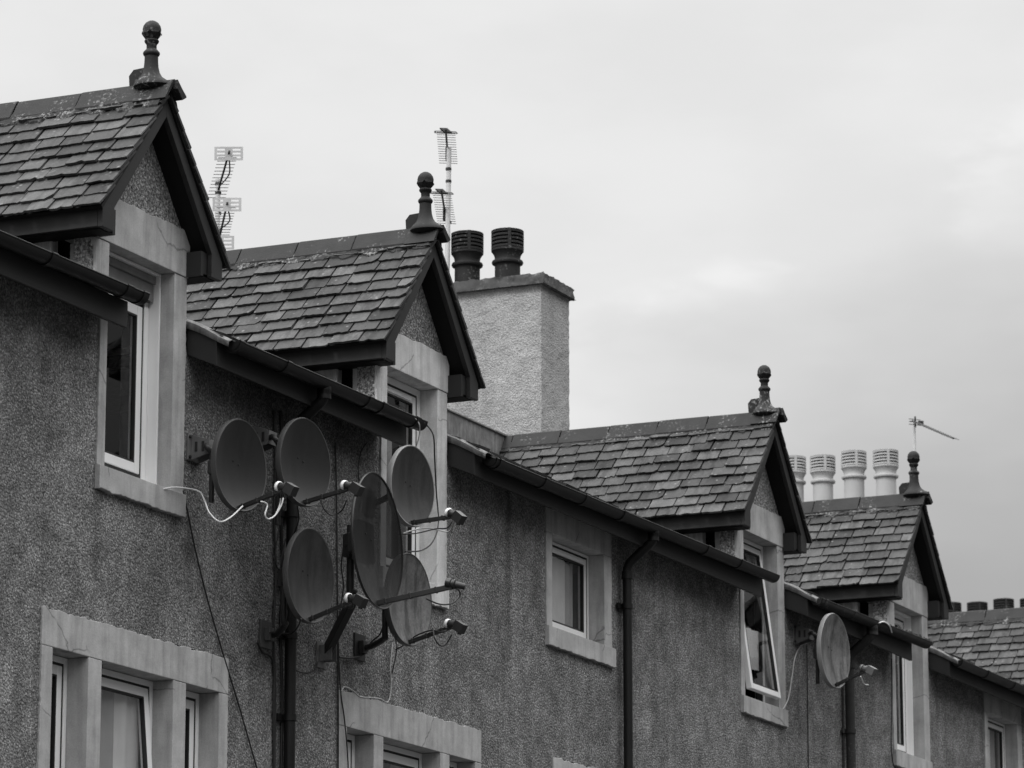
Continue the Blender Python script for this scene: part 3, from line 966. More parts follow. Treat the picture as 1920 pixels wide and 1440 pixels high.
# ------------------------------------------------------------------ satellite dishes
UP = Vector((0, 0, 1))
def dish(px, py, y, rx, ry, az, tilt, mat, rim, arm_px, L, label, mount, lnb='white', group='satellite dishes on the front wall', smoke=False, arm_r=.011):
    """(px, py, y) places the middle of the reflector; az = heading of its axis; mount = (kind, pixel of the wall plate)"""
    c = at(px, py, y)
    n = Vector((math.cos(R(az)) * math.cos(R(tilt)), math.sin(R(az)) * math.cos(R(tilt)), math.sin(R(tilt))))
    sx = UP.cross(n).normalized()                       # sideways in the dish plane
    up = n.cross(sx).normalized()
    wallp = mount[1]
    root = thing('satellite_dish', (wallp.x, 0.0, wallp.z), label, 'satellite dish', group)
    # reflector: offset paraboloid with a turned-back rim
    m = MB()
    K, N = 9, 56
    dep = ry * .16
    def ring_pts(f, off, grow=0.0):
        out = []
        for k in range(N):
            q = 2 * math.pi * k / N
            ex = math.cos(q); ey = math.sin(q)
            egg = 1.0 - .05 * ey                        # a little narrower towards the top
            out.append(c + sx * (ex * (rx * f + grow) * egg) + up * (ey * (ry * f + grow)) + n * off)
        return out
    vs = [c - n * dep]; fs = []
    for j in range(1, K + 1):
        f = j / K
        vs += ring_pts(f, -dep * (1 - f * f))
    for k in range(N):
        fs.append((0, 1 + k, 1 + (k + 1) % N))
        for j in range(K - 1):
            a0 = 1 + j * N; b0 = a0 + N
            fs.append((a0 + k, b0 + k, b0 + (k + 1) % N, a0 + (k + 1) % N))
    m.add(vs, fs, True)
    if not smoke:                                       # pressed back, a few mm behind the front
        vb = [p - n * .004 for p in vs]
        m.add(vb, [tuple(reversed(f)) for f in fs], True)
    refl = m.build('reflector', M[mat], root, sharp=60)
    m = MB()
    a_ = ring_pts(1.0, 0.001, -.002); b_ = ring_pts(1.0, .003, .004); d_ = ring_pts(1.0, -.008, .009); fl = -.012 if smoke else -.034; e_ = ring_pts(1.0, fl, .007); g_ = ring_pts(1.0, fl, .000)
    m.add(a_ + b_ + d_ + e_ + g_, [(r_ * N + k, r_ * N + (k + 1) % N, (r_ + 1) * N + (k + 1) % N, (r_ + 1) * N + k) for r_ in range(4) for k in range(N)], True)
    m.build('rim', M[rim], refl, sharp=60)
    # small screws on the face
    m = MB()
    for (ex, ey) in ((-.10, .10), (.12, .04)):
        o = c + sx * (ex * rx) + up * (ey * ry) - n * dep * .97
        m.lathe(o, n, [(.006, 0), (.006, .003), (0, .004)], 8)
    m.build('bolt', M['steel'], refl)
    # back plate and clamp
    m = MB()
    bc = c - n * (dep + .035)
    m.obox(bc, sx, up, n, rx * .28, ry * .30, .030)
    m.obox(bc - n * .05, sx, up, n, .035, .06, .04)
    m.build('clamp', M['steel'], root, bevel=.004)
    # feed arm
    s = c - up * (ry * .93) + n * .012 
    e = at(arm_px[0], arm_px[1], s.y - L)
    d = (e - s).normalized()
    m = MB()
    sd = d.cross(UP).normalized(); du = sd.cross(d)
    s2 = s - d * .03
    m.obox((s2 + e) / 2, d, sd, du, (e - s2).length / 2, arm_r, arm_r * 1.15)
    for t in (.12, .45, .8):
        m.obox(s2.lerp(e, t), d, sd, du, .006, arm_r + .004, arm_r + .005)
    m.build('feed_arm', M['steel'], root, bevel=.003)
    # feed head looking back at the middle of the dish
    look = (c - n * dep * .5 - up * ry * .42 - e).normalized()
    h0 = e + du * .02
    if lnb == 'white' or lnb == 'grey':
        b = MB()
        b.lathe(h0, -look, [(.018, -.015), (.023, -.005), (.023, .02), (.028, .024), (.028, .036), (.022, .040), (.022, .055)], 18)
        q = -look
        q2 = (q + Vector((0, 0, -.35))).normalized(); s3 = q2.cross(UP).normalized(); u3 = s3.cross(q2)
        b.obox(h0 + q * .075 - u3 * .008, q2, s3, u3, .036, .025, .030)
        for o_ in (-.010, .010):
            b.tube([h0 + q * .095 + s3 * o_ - u3 * .030, h0 + q * .095 + s3 * o_ - u3 * .055], .007, 8)
        head = b.build('feed_head', M['lnbb' if lnb == 'white' else 'lnbg'], root, sharp=50)
        w_ = MB()
        w_.lathe(h0 + look * .012, look, [(.027, 0), (.030, .003), (.031, .014), (.028, .022), (.0, .026)], 20)
        w_.build('lens_cap', M['lnbw' if lnb == 'white' else 'lnbg'], head, sharp=70)
    elif lnb == 'black':
        b = MB()
        b.lathe(h0 + look * .03, -look, [(.0, -.004), (.030, 0), (.032, .006), (.032, .030), (.025, .034), (.025, .044), (.033, .048), (.033, .056), (.022, .062), (.019, .12), (.016, .125)], 20)
        b.build('feed_head', M['lnbb'], root, sharp=50)
        b = MB()
        b.tube([h0 - look * .06, h0 - look * .095], .015, 12)
        b.build('feed_connector', M['galv'], root)
    # mount
    kind = mount[0]
    if kind == 'pole':
        mastx, z0, z1, yb = mount[2]
        mm = MB()
        P = wallp
        mm.tube(smooth_path([(P.x + .05, -.03, P.z), (P.x + .06, -.09, P.z + .004), (mastx - .02, yb + .03, P.z - .012), (mastx, yb, P.z - .06), (mastx, yb, z1), (mastx, yb, z0)], 6), .0165, 12)
        mm.build('bracket_pole', M['steel'], root)
        cc = MB()
        zc = c.z
        p0 = Vector((mastx, yb, zc)); p1 = c - n * (dep + .06)
        cc.obox((p0 + p1) / 2, (p1 - p0).normalized(), UP.cross((p1 - p0).normalized()).normalized(), UP, (p1 - p0).length / 2 + .02, .028, .04)
        cc.build('pole_clamp', M['steel'], root, bevel=.003)
        w_ = MB()
        # folded wall plate: back flange, two wings, slots
        w_.box(P.x - .05, P.x + .11, -.012, -.001, P.z - .08, P.z + .08)
        w_.prism([(P.x - .012, -.012, P.z + .078), (P.x - .012, -.125, P.z + .040), (P.x - .012, -.125, P.z - .045), (P.x - .012, -.012, P.z - .078)], (.005, 0, 0))
        w_.prism([(P.x + .088, -.012, P.z + .078), (P.x + .088, -.125, P.z + .040), (P.x + .088, -.125, P.z - .045), (P.x + .088, -.012, P.z - .078)], (.005, 0, 0))
        w_.box(P.x - .012, P.x + .093, -.13, -.125, P.z - .045, P.z + .040)
        wp = w_.build('wall_plate', M['galv'], root, bevel=.002)
        sl = MB()
        for yy in (-.045, -.09):
            sl.box(P.x - .0165, P.x - .0120, yy - .010, yy + .006, P.z - .028, P.z + .030)
        for zz in (-.06, .06):
            sl.lathe((P.x - .03, -.012, P.z + zz), (0, -1, 0), [(.010, 0), (.010, .010), (0, .012)], 8)
        sl.build('slot', M['steel'], wp)
    elif kind == 'arm':                                  # mast carried by a raking square arm
        mastp, z0, z1 = mount[2]
        mm = MB(); mm.tube([(mastp.x, mastp.y, z0), (mastp.x, mastp.y, z1)], .024, 16)
        for zz in mount[3]:
            mm.obox(Vector((mastp.x, mastp.y, zz)), Vector((1, 0, 0)), Vector((0, 1, 0)), UP, .055, .016, .010)
        mm.build('mast', M['steel'], root)
        p1 = c - n * (dep + .05); p0 = Vector((mastp.x, mastp.y, p1.z))
        cc = MB()
        dd = (p1 - p0).normalized()
        cc.obox((p0 + p1) / 2, dd, UP.cross(dd).normalized(), dd.cross(UP.cross(dd)).normalized(), (p1 - p0).length / 2 + .03, .04, .07)
        cc.build('pole_clamp', M['steel'], root, bevel=.004)
        b = MB()
        P = wallp
        top = Vector(mount[4])
        mid = P + Vector((0, -.04, 0))
        dd = (top - mid).normalized(); s_ = dd.cross(UP).normalized(); u_ = s_.cross(dd)
        b.obox((mid + top) / 2, dd, s_, u_, (top - mid).length / 2, .026, .026)
        b.tube([top, (mastp.x, mastp.y, top.z + .02)], .022, 10)
        b.build('support_arm', M['steel'], root, bevel=.004)
        w_ = MB()
        w_.box(P.x - .06, P.x + .06, -.012, -.001, P.z - .09, P.z + .07)
        w_.box(P.x - .035, P.x - .029, -.10, -.012, P.z - .05, P.z + .05)
        w_.box(P.x + .029, P.x + .035, -.10, -.012, P.z - .05, P.z + .05)
        w_.build('wall_plate', M['galv'], root, bevel=.002)
    elif kind == 'stub':                                 # plate, raking stub and short mast
        top = Vector(mount[2])
        b = MB()
        P = wallp
        b.tube(smooth_path([(P.x, -.02, P.z), (P.x, -.08, P.z), Vector((P.x, 0, P.z)).lerp(Vector((top.x, top.y, P.z)), .7) + Vector((0, -.05, .03)), (top.x, top.y, P.z + .07), (top.x, top.y, c.z + .05)], 5), .020, 12)
        b.build('bracket_pole', M['steel'], root)
        p1 = c - n * (dep + .05); p0 = Vector((top.x, top.y, c.z))
        dd = (p1 - p0).normalized()
        cc = MB(); cc.obox((p0 + p1) / 2, dd, UP.cross(dd).normalized(), dd.cross(UP.cross(dd)).normalized(), (p1 - p0).length / 2 + .02, .032, .05)
        cc.build('pole_clamp', M['steel'], root, bevel=.003)
        w_ = MB()
        w_.box(P.x - .075, P.x + .075, -.014, -.001, P.z - .085, P.z + .085)
        w_.box(P.x - .03, P.x + .03, -.05, -.014, P.z - .04, P.z + .04)
        w_.build('wall_plate', M[mount[3] if len(mount) > 3 else 'steel'], root, bevel=.003)
    return root

def W(px, py, y=0.0): return at(px, py, y)

# upper left dish beside the dormer window
PA = Vector((19.80, 0, W(352, 838).z))
mA = W(397, 900, -.17)
dish(452, 872, -.36, .226, .266, 258.5, 0, 'dish_dark', 'dish_rim', (529, 919), .30,
     'dark dish on a slotted bracket, nearest the dormer window at left, with white leads', ('pole', PA, (mA.x, W(397, 942, -.17).z, mA.z + .1, -.17)))
PB = Vector((W(470, 825).x, 0, W(470, 822).z))
mB = W(522, 880, -.20)
dish(573, 866, -.38, .236, .262, 258.5, 0, 'dish_dark', 'dish_rim', (652, 917), .30,
     'dark dish in front of the bent gutter outlet, just under the eaves', ('pole', PB, (mB.x, W(522, 985, -.2).z, mB.z + .1, -.20)))
PC = Vector((W(735, 960).x - .35, 0, W(735, 960).z))
mC = W(745, 960, -.30)
dish(774, 911, -.46, .222, .252, 259, 0, 'dish_mid', 'dish_rim_pale', (846, 969), .30,
     'grey dish overlapping the second dormer window, above the big smoked dish\'s rim', ('stub', PC, mC))
PD = Vector((W(496, 1190).x, 0, W(496, 1190).z))
mD = W(532, 1130, -.22)
dish(583, 1079, -.38, .226, .280, 260, 0, 'dish_mid', 'dish_rim', (660, 1128), .30,
     'grey dish streaked with dirt on the downpipe side, lowest of the left pair', ('stub', PD, mD, 'dish_rim'))
PE = Vector((W(600, 1226).x, 0, W(600, 1226).z))
mE = W(657, 1060, -.30)
dish(709, 1013, -.52, .40, .415, 274, 2, 'smoke', 'dish_dark', (846, 1100), .42,
     'large round smoked see-through dish on a black mast', ('arm', PE, (mE, W(657, 1140, -.3).z, W(657, 985, -.3).z), (W(657, 1022, -.3).z, W(657, 1044, -.3).z), tuple(W(668, 1112, -.33))), lnb='black', smoke=True, arm_r=.014)
PF = Vector((W(672, 1214).x, 0, W(672, 1214).z))
mF = W(722, 1150, -.24)
dish(769, 1124, -.42, .240, .286, 262, 0, 'dish_pale', 'dish_rim', (846, 1176), .30,
     'pale weathered dish partly behind the large smoked dish', ('stub', PF, mF))
PG = Vector((W(1490, 1190).x, 0, W(1490, 1190).z))
mG = W(1533, 1255, -.22)
dish(1566, 1220, -.40, .262, .298, 263.5, 0, 'dish_pale', 'dish_rim_pale', (1622, 1258), .27,
     'pale stained dish alone under the far gutter beyond the open window', ('pole', PG, (mG.x, W(1533, 1282, -.22).z, mG.z + .22, -.22)), lnb='grey')

# ------------------------------------------------------------------ cables on the wall
def cable(pts, r, mat, label, group=None):
    m = MB()
    m.tube(smooth_path(pts, 7), r, 8)
    o = m.build('cable', M[mat], None)
    return tag(o, label, 'cable', group)

wy = -.012
cable([W(343, 920, wy), W(352, 960, wy), W(366, 1030, wy), W(388, 1120, wy), W(418, 1225, wy), W(450, 1330, wy), W(490, 1470, wy)], .0050, 'cable',
      'thin dark cable running slantwise down the wall from the first dormer sill')
cable([W(306, 917, -.03), W(322, 914, -.05), W(346, 915, -.06), W(374, 922, -.12), W(384, 940, -.22), W(393, 962, -.34), W(412, 978, -.44), W(432, 970, -.47), W(455, 949, -.49)], .0045, 'cablew',
      'white cable looping from the first window sill to the nearest dish')
cable([W(489, 940, -.62), W(501, 946, -.63), W(497, 965, -.63), W(503, 973, -.63), W(516, 966, -.63), W(527, 948, -.64), W(531, 934, -.64)], .0045, 'cablew',
      'short white cable curl hanging under the feed of the nearest dish')
cable([W(526, 934, -.64), W(524, 948, -.635), W(518, 962, -.63)], .0040, 'cablew', 'second white lead dropping straight from the nearest dish\'s feed')
for k, (a, b, lab) in enumerate(((514, 521, 'thick black cable run down the wall left of the downpipe'), (527, 531, 'black cable tight against the left edge of the downpipe'))):
    cable([W(a, 770, wy), W(a + 2, 870, wy), W(a, 960, wy), W(a + 3, 1080, wy), W(a - 1, 1180, wy), W(a + 2, 1300, wy), W(a, 1470, wy)], .0075 if k == 0 else .010, 'cable', lab)
cable([W(629, 830, wy), W(631, 930, wy), W(632, 1050, wy), W(633, 1200, wy), W(634, 1330, wy), W(634, 1470, wy)], .0055, 'cable', 'straight black cable down the wall right of the downpipe')
cable([W(634, 1200, wy), W(638, 1290, wy), W(646, 1350, -.026), W(652, 1420, -.026), W(653, 1470, -.026)], .0048, 'cable', 'black cable bowing across the corner of the second lower window surround')
cable([W(483, 1205, wy), W(492, 1222, wy), W(508, 1232, wy), W(514, 1260, wy), W(513, 1330, wy), W(514, 1470, wy)], .0070, 'cable', 'black cable from the small wall plate turning down beside the downpipe')
cable([W(530, 905, -.06), W(524, 980, -.03), W(516, 1040, -.02), W(519, 1062, -.02), W(528, 1072, -.03)], .0040, 'cable', 'thin black cable hanging loose behind the left dishes')
cable([W(558, 950, -.30), W(560, 975, -.20), W(552, 1000, -.12), W(545, 1015, -.10)], .0040, 'cable', 'short black cable from the dish in front of the gutter outlet to the downpipe')
cable([W(600, 936, -.5), W(608, 955, -.52), W(622, 966, -.54), W(640, 958, -.60), W(650, 938, -.68)], .0042, 'cable', 'black cable sagging under the arm of the dish in front of the outlet')
cable([W(806, 848, -.30), W(800, 832, -.20), W(808, 880, -.10), W(814, 850, -.09)][:0] or [W(795, 792, -.33), W(812, 815, -.20), W(815, 860, -.14), W(818, 920, -.12), W(822, 980, -.14), W(812, 1015, -.20), W(790, 1032, -.26), W(760, 1034, -.32)], .0048, 'cable',
      'black cable looping down from the gutter end past the second dormer window')
cable([W(676, 742, -.30), W(700, 756, -.315), W(722, 762, -.315), W(745, 768, -.315), W(765, 777, -.32), W(781, 787, -.322), W(787, 800, -.325), W(785, 822, -.27), W(778, 842, -.20)], .0038, 'cablew',
      'white cable lying along the gutter and hanging over its end')
cable([W(757, 1000, -.45), W(775, 994, -.50), W(800, 990, -.56), W(822, 994, -.62), W(843, 996, -.70), W(853, 975, -.80)], .0048, 'cableg', 'pale cable slung under the arm of the dish overlapping the dormer window')
cable([W(745, 1002, -.44), W(780, 1000, -.52), W(815, 992, -.62), W(838, 990, -.72), W(848, 978, -.80)], .0042, 'cable', 'black cable along the arm of the dish overlapping the dormer window')
cable([W(800, 1123, -.88), W(825, 1133, -.92), W(848, 1131, -.95), W(862, 1118, -.97), W(860, 1106, -.99), W(852, 1103, -.99)], .0050, 'cable', 'black cable loop at the feed of the large smoked dish')
cable([W(812, 1178, -.66), W(815, 1197, -.68), W(825, 1210, -.70), W(836, 1208, -.72), W(847, 1190, -.76)], .0045, 'cable', 'black cable drooping below the feed of the pale weathered dish')
cable([W(742, 1218, -.30), W(760, 1208, -.36), W(780, 1192, -.44), W(808, 1182, -.60), W(826, 1185, -.70), W(838, 1182, -.74)], .0048, 'cable', 'black cable along the arm of the pale weathered dish')
cable([W(736, 1205, wy), W(732, 1250, wy), W(733, 1290, wy), W(727, 1316, wy), W(712, 1310, wy), W(695, 1308, wy), W(675, 1306, wy), W(660, 1294, wy), W(646, 1288, wy), W(640, 1296, wy)], .0045, 'cableg',
      'dirty pale cable wandering over the second lower window lintel')
cable([W(634, 1130, -.40), W(636, 1160, -.2), W(640, 1168, -.15), W(652, 1172, -.15)][:0] or [W(596, 1240, wy), W(590, 1256, wy), W(575, 1262, wy), W(556, 1258, wy)], .0042, 'cable', 'black cable from the raking arm\'s foot to the downpipe')
cable([W(565, 1160, -.40), W(558, 1176, -.30), W(545, 1188, -.18), W(520, 1186, -.10), W(505, 1186, -.05)], .0055, 'cable', 'black cable from the streaked grey dish to the small wall plate')
cable([W(690, 1218, -.05), W(680, 1228, -.03), W(660, 1234, wy), W(636, 1232, wy)], .0065, 'cable', 'black cable from the lower bracket to the long wall cable')
cable([W(1468, 1330, -.03), W(1478, 1310, wy), W(1485, 1270, wy), W(1490, 1235, wy), W(1500, 1212, wy), W(1512, 1206, -.03)], .0055, 'cableg', 'pale cable rising from the open window\'s sill to the far dish')
cable([W(1614, 1268, -.66), W(1620, 1282, -.66), W(1628, 1284, -.66)], .0045, 'cablew', 'little white cable tail at the far dish\'s feed')
cable([W(1648, 1168, -.33), W(1658, 1166, -.34), W(1668, 1174, -.33), W(1672, 1186, -.32)], .006, 'cablew', 'pale loop of cable lying on the mossy gutter')
cable([W(1513, 1210, wy), W(1514, 1300, wy), W(1516, 1470, wy)], .0050, 'cable', 'dark cable straight down the wall left of the far downpipe')
cable([W(1580, 1290, wy), W(1581, 1360, wy), W(1582, 1470, wy)], .0090, 'cable', 'dark cable tight beside the far rusty downpipe')
cable([W(1672, 1235, -.03), W(1672, 1330, -.03), W(1671, 1400, -.03), W(1676, 1435, -.03), W(1690, 1450, -.03)], .0050, 'cable', 'black cable down the left jamb of the fourth dormer window')
cable([W(536, 1010, -.05), W(526, 1060, -.03), W(530, 1120, -.04), W(538, 1150, -.10), W(532, 1180, -.06), W(520, 1196, -.03)], .0042, 'cable', 'slack black cable looping behind the streaked grey dish')
cable([W(657, 1000, -.32), W(646, 1020, -.20), W(640, 1060, -.10), W(644, 1100, -.06), W(637, 1150, wy), W(634, 1200, wy)], .0042, 'cable', 'black cable from the tall black mast back to the wall')
cable([W(720, 1168, -.22), W(712, 1190, -.16), W(700, 1200, -.10), W(690, 1212, -.06)], .0050, 'cable', 'short black cable wrapped along the lowest bent bracket')
cable([W(688, 830, wy), W(676, 850, wy), W(672, 890, wy), W(678, 920, wy), W(673, 960, wy)], .0040, 'cable', 'thin black cable on the dark wall above the smoked dish')
cable([W(738, 1190, -.42), W(744, 1212, -.3), W(740, 1240, -.1), W(735, 1262, wy)], .0040, 'cable', 'thin black cable dropping from the pale weathered dish')
b = MB(); p = W(530, 1086, 0)
b.box(p.x - .07, p.x + .05, -.05, -.001, p.z - .055, p.z + .055)
b.box(p.x - .06, p.x + .04, -.056, -.0502, p.z - .045, p.z + .045)
tag(b.build('junction_box', M['lnbg'], None, bevel=.006), 'small grey junction box between two dishes by the downpipe', 'junction box')

# ------------------------------------------------------------------ roof aerials
def grid_reflector(mb, c, ax, ay, w_, h_):
    az = ax.cross(ay)
    def bar(x0, x1, y0, y1):
        mb.obox(c + ax * ((x0 + x1) / 2) + ay * ((y0 + y1) / 2), ax, ay, az, abs(x1 - x0) / 2, abs(y1 - y0) / 2, .004)
    hw, hh = w_ / 2, h_ / 2
    for y in (-hh, -hh * .33, hh * .33, hh):
        bar(-hw, hw, y - .008, y + .008)
    for x in (-hw, hw):
        mb.obox(c + ax * x, ax, ay, az, .010, hh + .008, .0045)
    mb.obox(c, ax, ay, az, w_ * .15, hh + .004, .0038)

def array_aerial(root, c, axis, el, n, sp, wid, taper, boom_r=.010, reflector=None, loop=False, curve=0.0):
    """boom from c along axis with n directors along el"""
    b = MB()
    e = c + axis * (n * sp)
    b.tube([c - axis * .05, e], boom_r, 8)
    boom = b.build('boom', M['steel'], root)
    m = MB()
    for k in range(n):
        p = c + axis * (k * sp + .03)
        hw = wid / 2 * (1 - taper * k / n)
        m.tube([p - el * hw, p + el * hw], .0032, 6)
    m.build('director_rods', M['galv'], root)
    if loop:
        m = MB(); o = c + axis * .005
        nn = axis
        pts = [o + el * (wid * .52) + nn * .0, o + el * (wid * .56) + nn * .02, o + el * (wid * .52) + nn * .04, o - el * (wid * .52) + nn * .04, o - el * (wid * .56) + nn * .02, o - el * (wid * .52) + nn * .0, o + el * (wid * .52)]
        m.tube(smooth_path(pts, 4), .0045, 8)
        m.build('dipole', M['galv'], root)
        m = MB(); m.obox(c - axis * .012, el, axis.orthogonal().normalized(), axis, .035, .03, .018)
        m.build('terminal_box', M['lnbb'], root, bevel=.003)
    if reflector:
        m = MB()
        ax = el; ay = reflector[2]
        grid_reflector(m, c - axis * .02, ax, ay, reflector[0], reflector[1])
        m.build('grid_reflector', M['grid'], root)
    return boom

# right = direction across the picture, used only to set which way these aerials point
HX = Vector((math.sin(HEAD), -math.cos(HEAD), 0))
HF = Vector((math.cos(HEAD), math.sin(HEAD), 0))
# pair of grid aerials beyond the first dormer
ya = 4.2
base = W(409, 480, ya)
a1 = thing('television_aerial', (base.x, base.y, RIDGE_Z), 'pole aerial with pale grid reflectors rising beyond the nearest dormer gable', 'aerial', 'roof aerials')
m = MB(); m.tube([(base.x, base.y, RIDGE_Z - .02), tuple(W(409, 336, ya))], .021, 12); m.build('mast', M['alu'], a1)
for (cx_, cy_, ex_, ey_) in ((428, 291, 405, 372), (425, 386, 410, 452), (412, 455, 402, 520)):
    c0 = W(cx_, cy_, ya - .25)
    if cy_ < 450:
        e0 = W(ex_, ey_, ya + .05)
        ax_ = (e0 - c0).normalized()
        array_aerial(a1, c0, ax_, HX, 13, (e0 - c0).length / 13, .155, 0.0, .009, (.215, .095, (UP - HF * .2).normalized()))
        m = MB(); m.tube(smooth_path([c0 + UP * .01, c0 + ax_ * .10 + HX * .03, c0 + ax_ * .24 + HX * .05, W(409, ey_ - 20, ya)], 5), .006, 6)
        m.build('lead', M['cable'], a1)
    else:
        m = MB(); grid_reflector(m, c0, HX, (UP - HF * .2).normalized(), .215, .095); m.build('grid_reflector', M['grid'], a1)
for yy in (345, 362, 400):
    q = W(409, yy, ya); m = MB(); m.lathe(q, UP, [(.02, -.012), (.027, -.01), (.027, .01), (.02, .012)], 12); m.build('mast_clamp', M['lnbb'], a1)

# twin loop aerials at the white chimney
yb_ = 3.35
t0 = W(836, 560, yb_); t1 = W(842, 277, yb_)
a2 = thing('television_aerial', (t0.x, t0.y, t0.z), 'tall pole with two upright comb aerials beside the white chimney', 'aerial', 'roof aerials')
m = MB(); m.tube([t0 - UP * .8, t1], .022, 12); m.build('mast', M['alu'], a2)
m = MB(); m.box(t0.x - .02, 30.26, t0.y - .02, t0.y + .02, t0.z - .3, t0.z - .26); m.box(t0.x - .02, 30.26, t0.y - .02, t0.y + .02, t0.z - .62, t0.z - .58); m.build('chimney_bracket', M['galv'], a2)
for (cx_, cy_, ex_, ey_) in ((836, 246, 841, 308), (828, 360, 838, 421)):
    c0 = W(cx_, cy_, yb_ - .12); e0 = W(ex_, ey_, yb_ + .18)
    ax_ = (e0 - c0).normalized()
    array_aerial(a2, c0, ax_, (HX - UP * .04).normalized(), 14, (e0 - c0).length / 14, .165, 0.0, .009, None, True)
    m = MB(); q = c0 + ax_ * (e0 - c0).length * .62
    m.obox(q - UP * .02, HX, HF, UP, .018, .05, .05); m.tube([q, W(841, cy_ + 45, yb_)], .010, 8); m.build('mast_clamp', M['lnbb'], a2)
for yy in (317, 417, 340):
    q = W(841, yy, yb_); m = MB(); m.lathe(q, UP, [(.022, -.012), (.027, -.01), (.027, .01), (.022, .012)], 12); m.build('mast_tape', M['lnbb'], a2)

# far yagi on its thin pole
yc_ = 2.38
t1 = W(1714, 795, yc_)
a3 = thing('television_aerial', (t1.x, t1.y, 9.0), 'long slanting aerial on a thin pole behind the fourth dormer\'s finial', 'aerial', 'roof aerials')
m = MB(); m.tube([(t1.x, t1.y, 9.0), tuple(t1 + UP * .05)], .014, 10); m.build('mast', M['alu'], a3)
m = MB(); m.box(t1.x - .02, t1.x + .02, t1.y, 2.46, 9.2, 9.24); m.build('chimney_bracket', M['galv'], a3)
c0 = W(1716, 791, yc_ - .03); e0 = W(1788, 822, yc_ - .55)
ax_ = (e0 - c0).normalized()
el_ = (HX - UP * .16 + HF * .4).normalized()
array_aerial(a3, c0, ax_, el_, 15, (e0 - c0).length / 15, .17, .12, .010)
m = MB()
for (dx, dz_) in ((-.02, .03), (-.03, -.03), (.0, .0)):
    m.tube([c0 - HX * .07 + UP * (dz_ + .005), c0 + HX * .06 + UP * (dz_ - .01)], .004, 6)
m.tube([c0 + UP * .06, c0 - UP * .06], .010, 8)
m.obox(c0 + HX * .06 - UP * .01, HX, HF, UP, .03, .02, .018)
m.build('rear_reflector', M['steel'], a3)

# ------------------------------------------------------------------ slates of the main front slope
pitch = math.atan2(RIDGE_Z - 6.935, RIDGE_Y + .235)
for (a, b, k) in runs:
    m = MB()
    slate_field(m, Vector((a + .02, RIDGE_Y - .03, rz(RIDGE_Y - .03) - .012)), Vector((0, -math.cos(pitch), -math.sin(pitch))), Vector((1, 0, 0)),
                Vector((0, -math.sin(pitch), math.cos(pitch))), (RIDGE_Y + .19) / math.cos(pitch), b - a - .06, .016, course=.16, wmin=.2, wmax=.3)
    m.build('main_slates', M['slate'], roof)

# ------------------------------------------------------------------ sky, sun, view
SUN_DIR = Vector((-.62, .22, .74)).normalized()
elev = math.asin(SUN_DIR.z)
azim = math.atan2(SUN_DIR.x, SUN_DIR.y)
world = bpy.data.worlds.new('World')
scene.world = world
world.use_nodes = True
nt = world.node_tree
nt.nodes.clear()
def wn(t, **k):
    n = nt.nodes.new(t)
    for a, v in k.items(): setattr(n, a, v)
    return n
def wm(op, a, b=None, c=None):
    n = wn('ShaderNodeMath', operation=op)
    for i, v in enumerate((a, b, c)):
        if v is None: continue
        if hasattr(v, 'is_linked'): nt.links.new(v, n.inputs[i])
        else: n.inputs[i].default_value = v
    return n.outputs[0]
def wr(v, a, b, c, d):
    n = wn('ShaderNodeMapRange', interpolation_type='SMOOTHSTEP')
    nt.links.new(v, n.inputs[0])
    for i, q in enumerate((a, b, c, d)): n.inputs[i + 1].default_value = q
    return n.outputs[0]
out = wn('ShaderNodeOutputWorld'); bg = wn('ShaderNodeBackground')
nt.links.new(bg.outputs[0], out.inputs[0])
bg.inputs[1].default_value = 0.1
sky = wn('ShaderNodeTexSky', sky_type='NISHITA')
sky.sun_disc = False
sky.sun_elevation = elev
sky.sun_rotation = azim
sky.dust_density = 4.0
bw = wn('ShaderNodeRGBToBW'); nt.links.new(sky.outputs[0], bw.inputs[0])
tc = wn('ShaderNodeTexCoord')
sp = wn('ShaderNodeSeparateXYZ'); nt.links.new(tc.outputs['Generated'], sp.inputs[0])
# cloud cover: brighter to the west and overhead, a darker bank low in the east
side = wm('ADD', wm('MULTIPLY', sp.outputs[0], math.sin(HEAD)), wm('MULTIPLY', sp.outputs[1], -math.cos(HEAD)))
s = wm('ADD', wm('MULTIPLY', sp.outputs[2], -7.569), wm('MULTIPLY', side, 3.40))
s = wm('ADD', s, 1.152 + 7.569 * .2193)
mp = wn('ShaderNodeMapping'); mp.inputs['Scale'].default_value = (1.0, 1.0, 2.6)
nt.links.new(tc.outputs['Generated'], mp.inputs[0])
n1 = wn('ShaderNodeTexNoise'); n1.inputs['Scale'].default_value = 5.5; n1.inputs['Detail'].default_value = 5; n1.inputs['Roughness'].default_value = .5
nt.links.new(mp.outputs[0], n1.inputs['Vector'])
s = wm('ADD', s, wm('MULTIPLY', wm('SUBTRACT', n1.outputs['Fac'], .5), 1.0))
lum = wr(s, .98, 2.08, .85, .42)
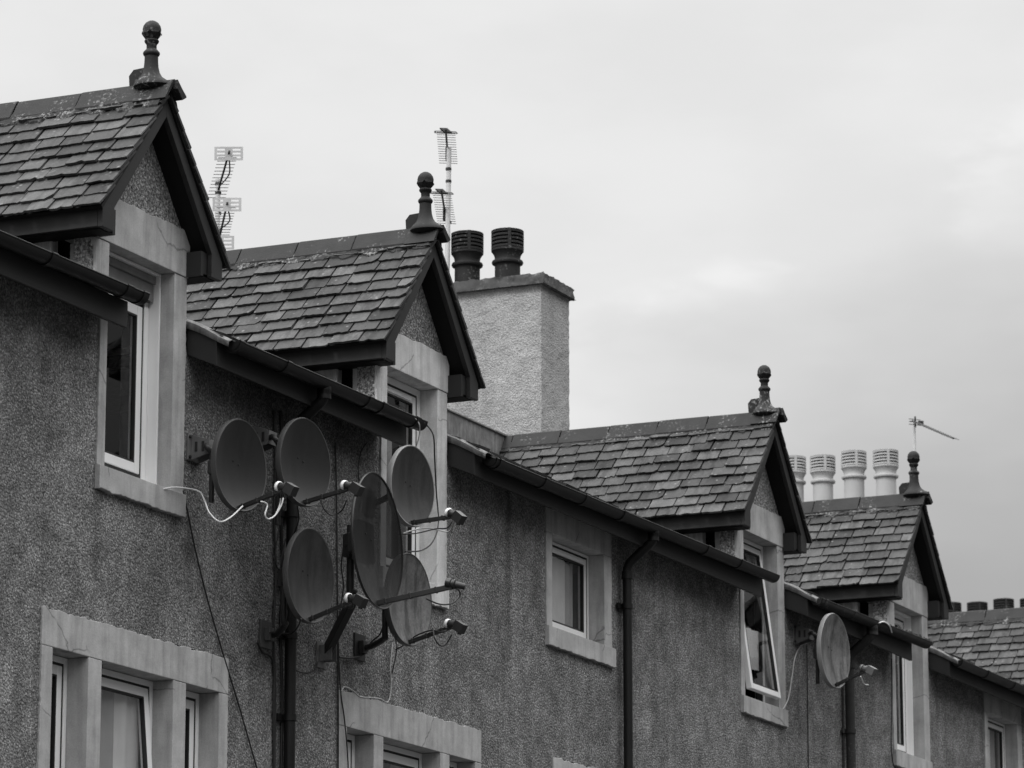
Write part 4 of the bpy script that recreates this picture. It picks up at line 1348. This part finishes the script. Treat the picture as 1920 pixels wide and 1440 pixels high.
rim = wm('MULTIPLY', wr(s, 1.02, 1.14, 0.0, 1.0), wr(s, 1.14, 1.36, 1.0, 0.0))
lum = wm('MULTIPLY', lum, wr(s, 2.2, 3.4, 1.0, .42))  # unseen sky across the street dimmed further, added to darken under the eaves
# low sky outside the view dimmed, an added band to deepen the eaves shade
fwd = wm('ADD', wm('MULTIPLY', sp.outputs[0], math.cos(HEAD)), wm('MULTIPLY', sp.outputs[1], math.sin(HEAD)))
band = wm('MULTIPLY', wm('SUBTRACT', 1.0, wr(sp.outputs[2], .02, .34, .0, 1.0)), wr(fwd, .55, .85, 1.0, .0))
lum = wm('MULTIPLY', lum, wm('SUBTRACT', 1.0, wm('MULTIPLY', band, .7)))
zen = wr(sp.outputs[2], .30, .90, 1.0, 4.2)
lum = wm('MULTIPLY', lum, zen)
n2 = wn('ShaderNodeTexNoise'); n2.inputs['Scale'].default_value = 16; n2.inputs['Detail'].default_value = 6
nt.links.new(mp.outputs[0], n2.inputs['Vector'])
lum = wm('MULTIPLY', lum, wr(n2.outputs['Fac'], .3, .7, .965, 1.025))
lum = wm('ADD', lum, wm('MULTIPLY', wm('MULTIPLY', rim, wr(n2.outputs['Fac'], .48, .64, 0.0, 1.0)), .08))
mixv = wm('ADD', wm('MULTIPLY', lum, 10.0 * .93), wm('MULTIPLY', bw.outputs[0], .07))
cb = wn('ShaderNodeCombineColor')
for k in range(3): nt.links.new(mixv, cb.inputs[k])
nt.links.new(cb.outputs[0], bg.inputs[0])

sd = bpy.data.lights.new('sun', 'SUN')
sd.energy = 1.3
sd.angle = R(14)
so = bpy.data.objects.new('sun', sd)
COL.objects.link(so)
so.rotation_euler = SUN_DIR.to_track_quat('Z', 'Y').to_euler()
so.location = (0, 0, 40)

scene.view_settings.view_transform = 'Standard'
scene.view_settings.look = 'None'
scene.view_settings.exposure = 0.0
scene.view_settings.gamma = 1.0
scene.render.engine = 'CYCLES'
scene.cycles.max_bounces = 6
scene.cycles.transparent_max_bounces = 10

for o in scene.objects:                                       # bookkeeping only
    if '_w' in o: del o['_w']
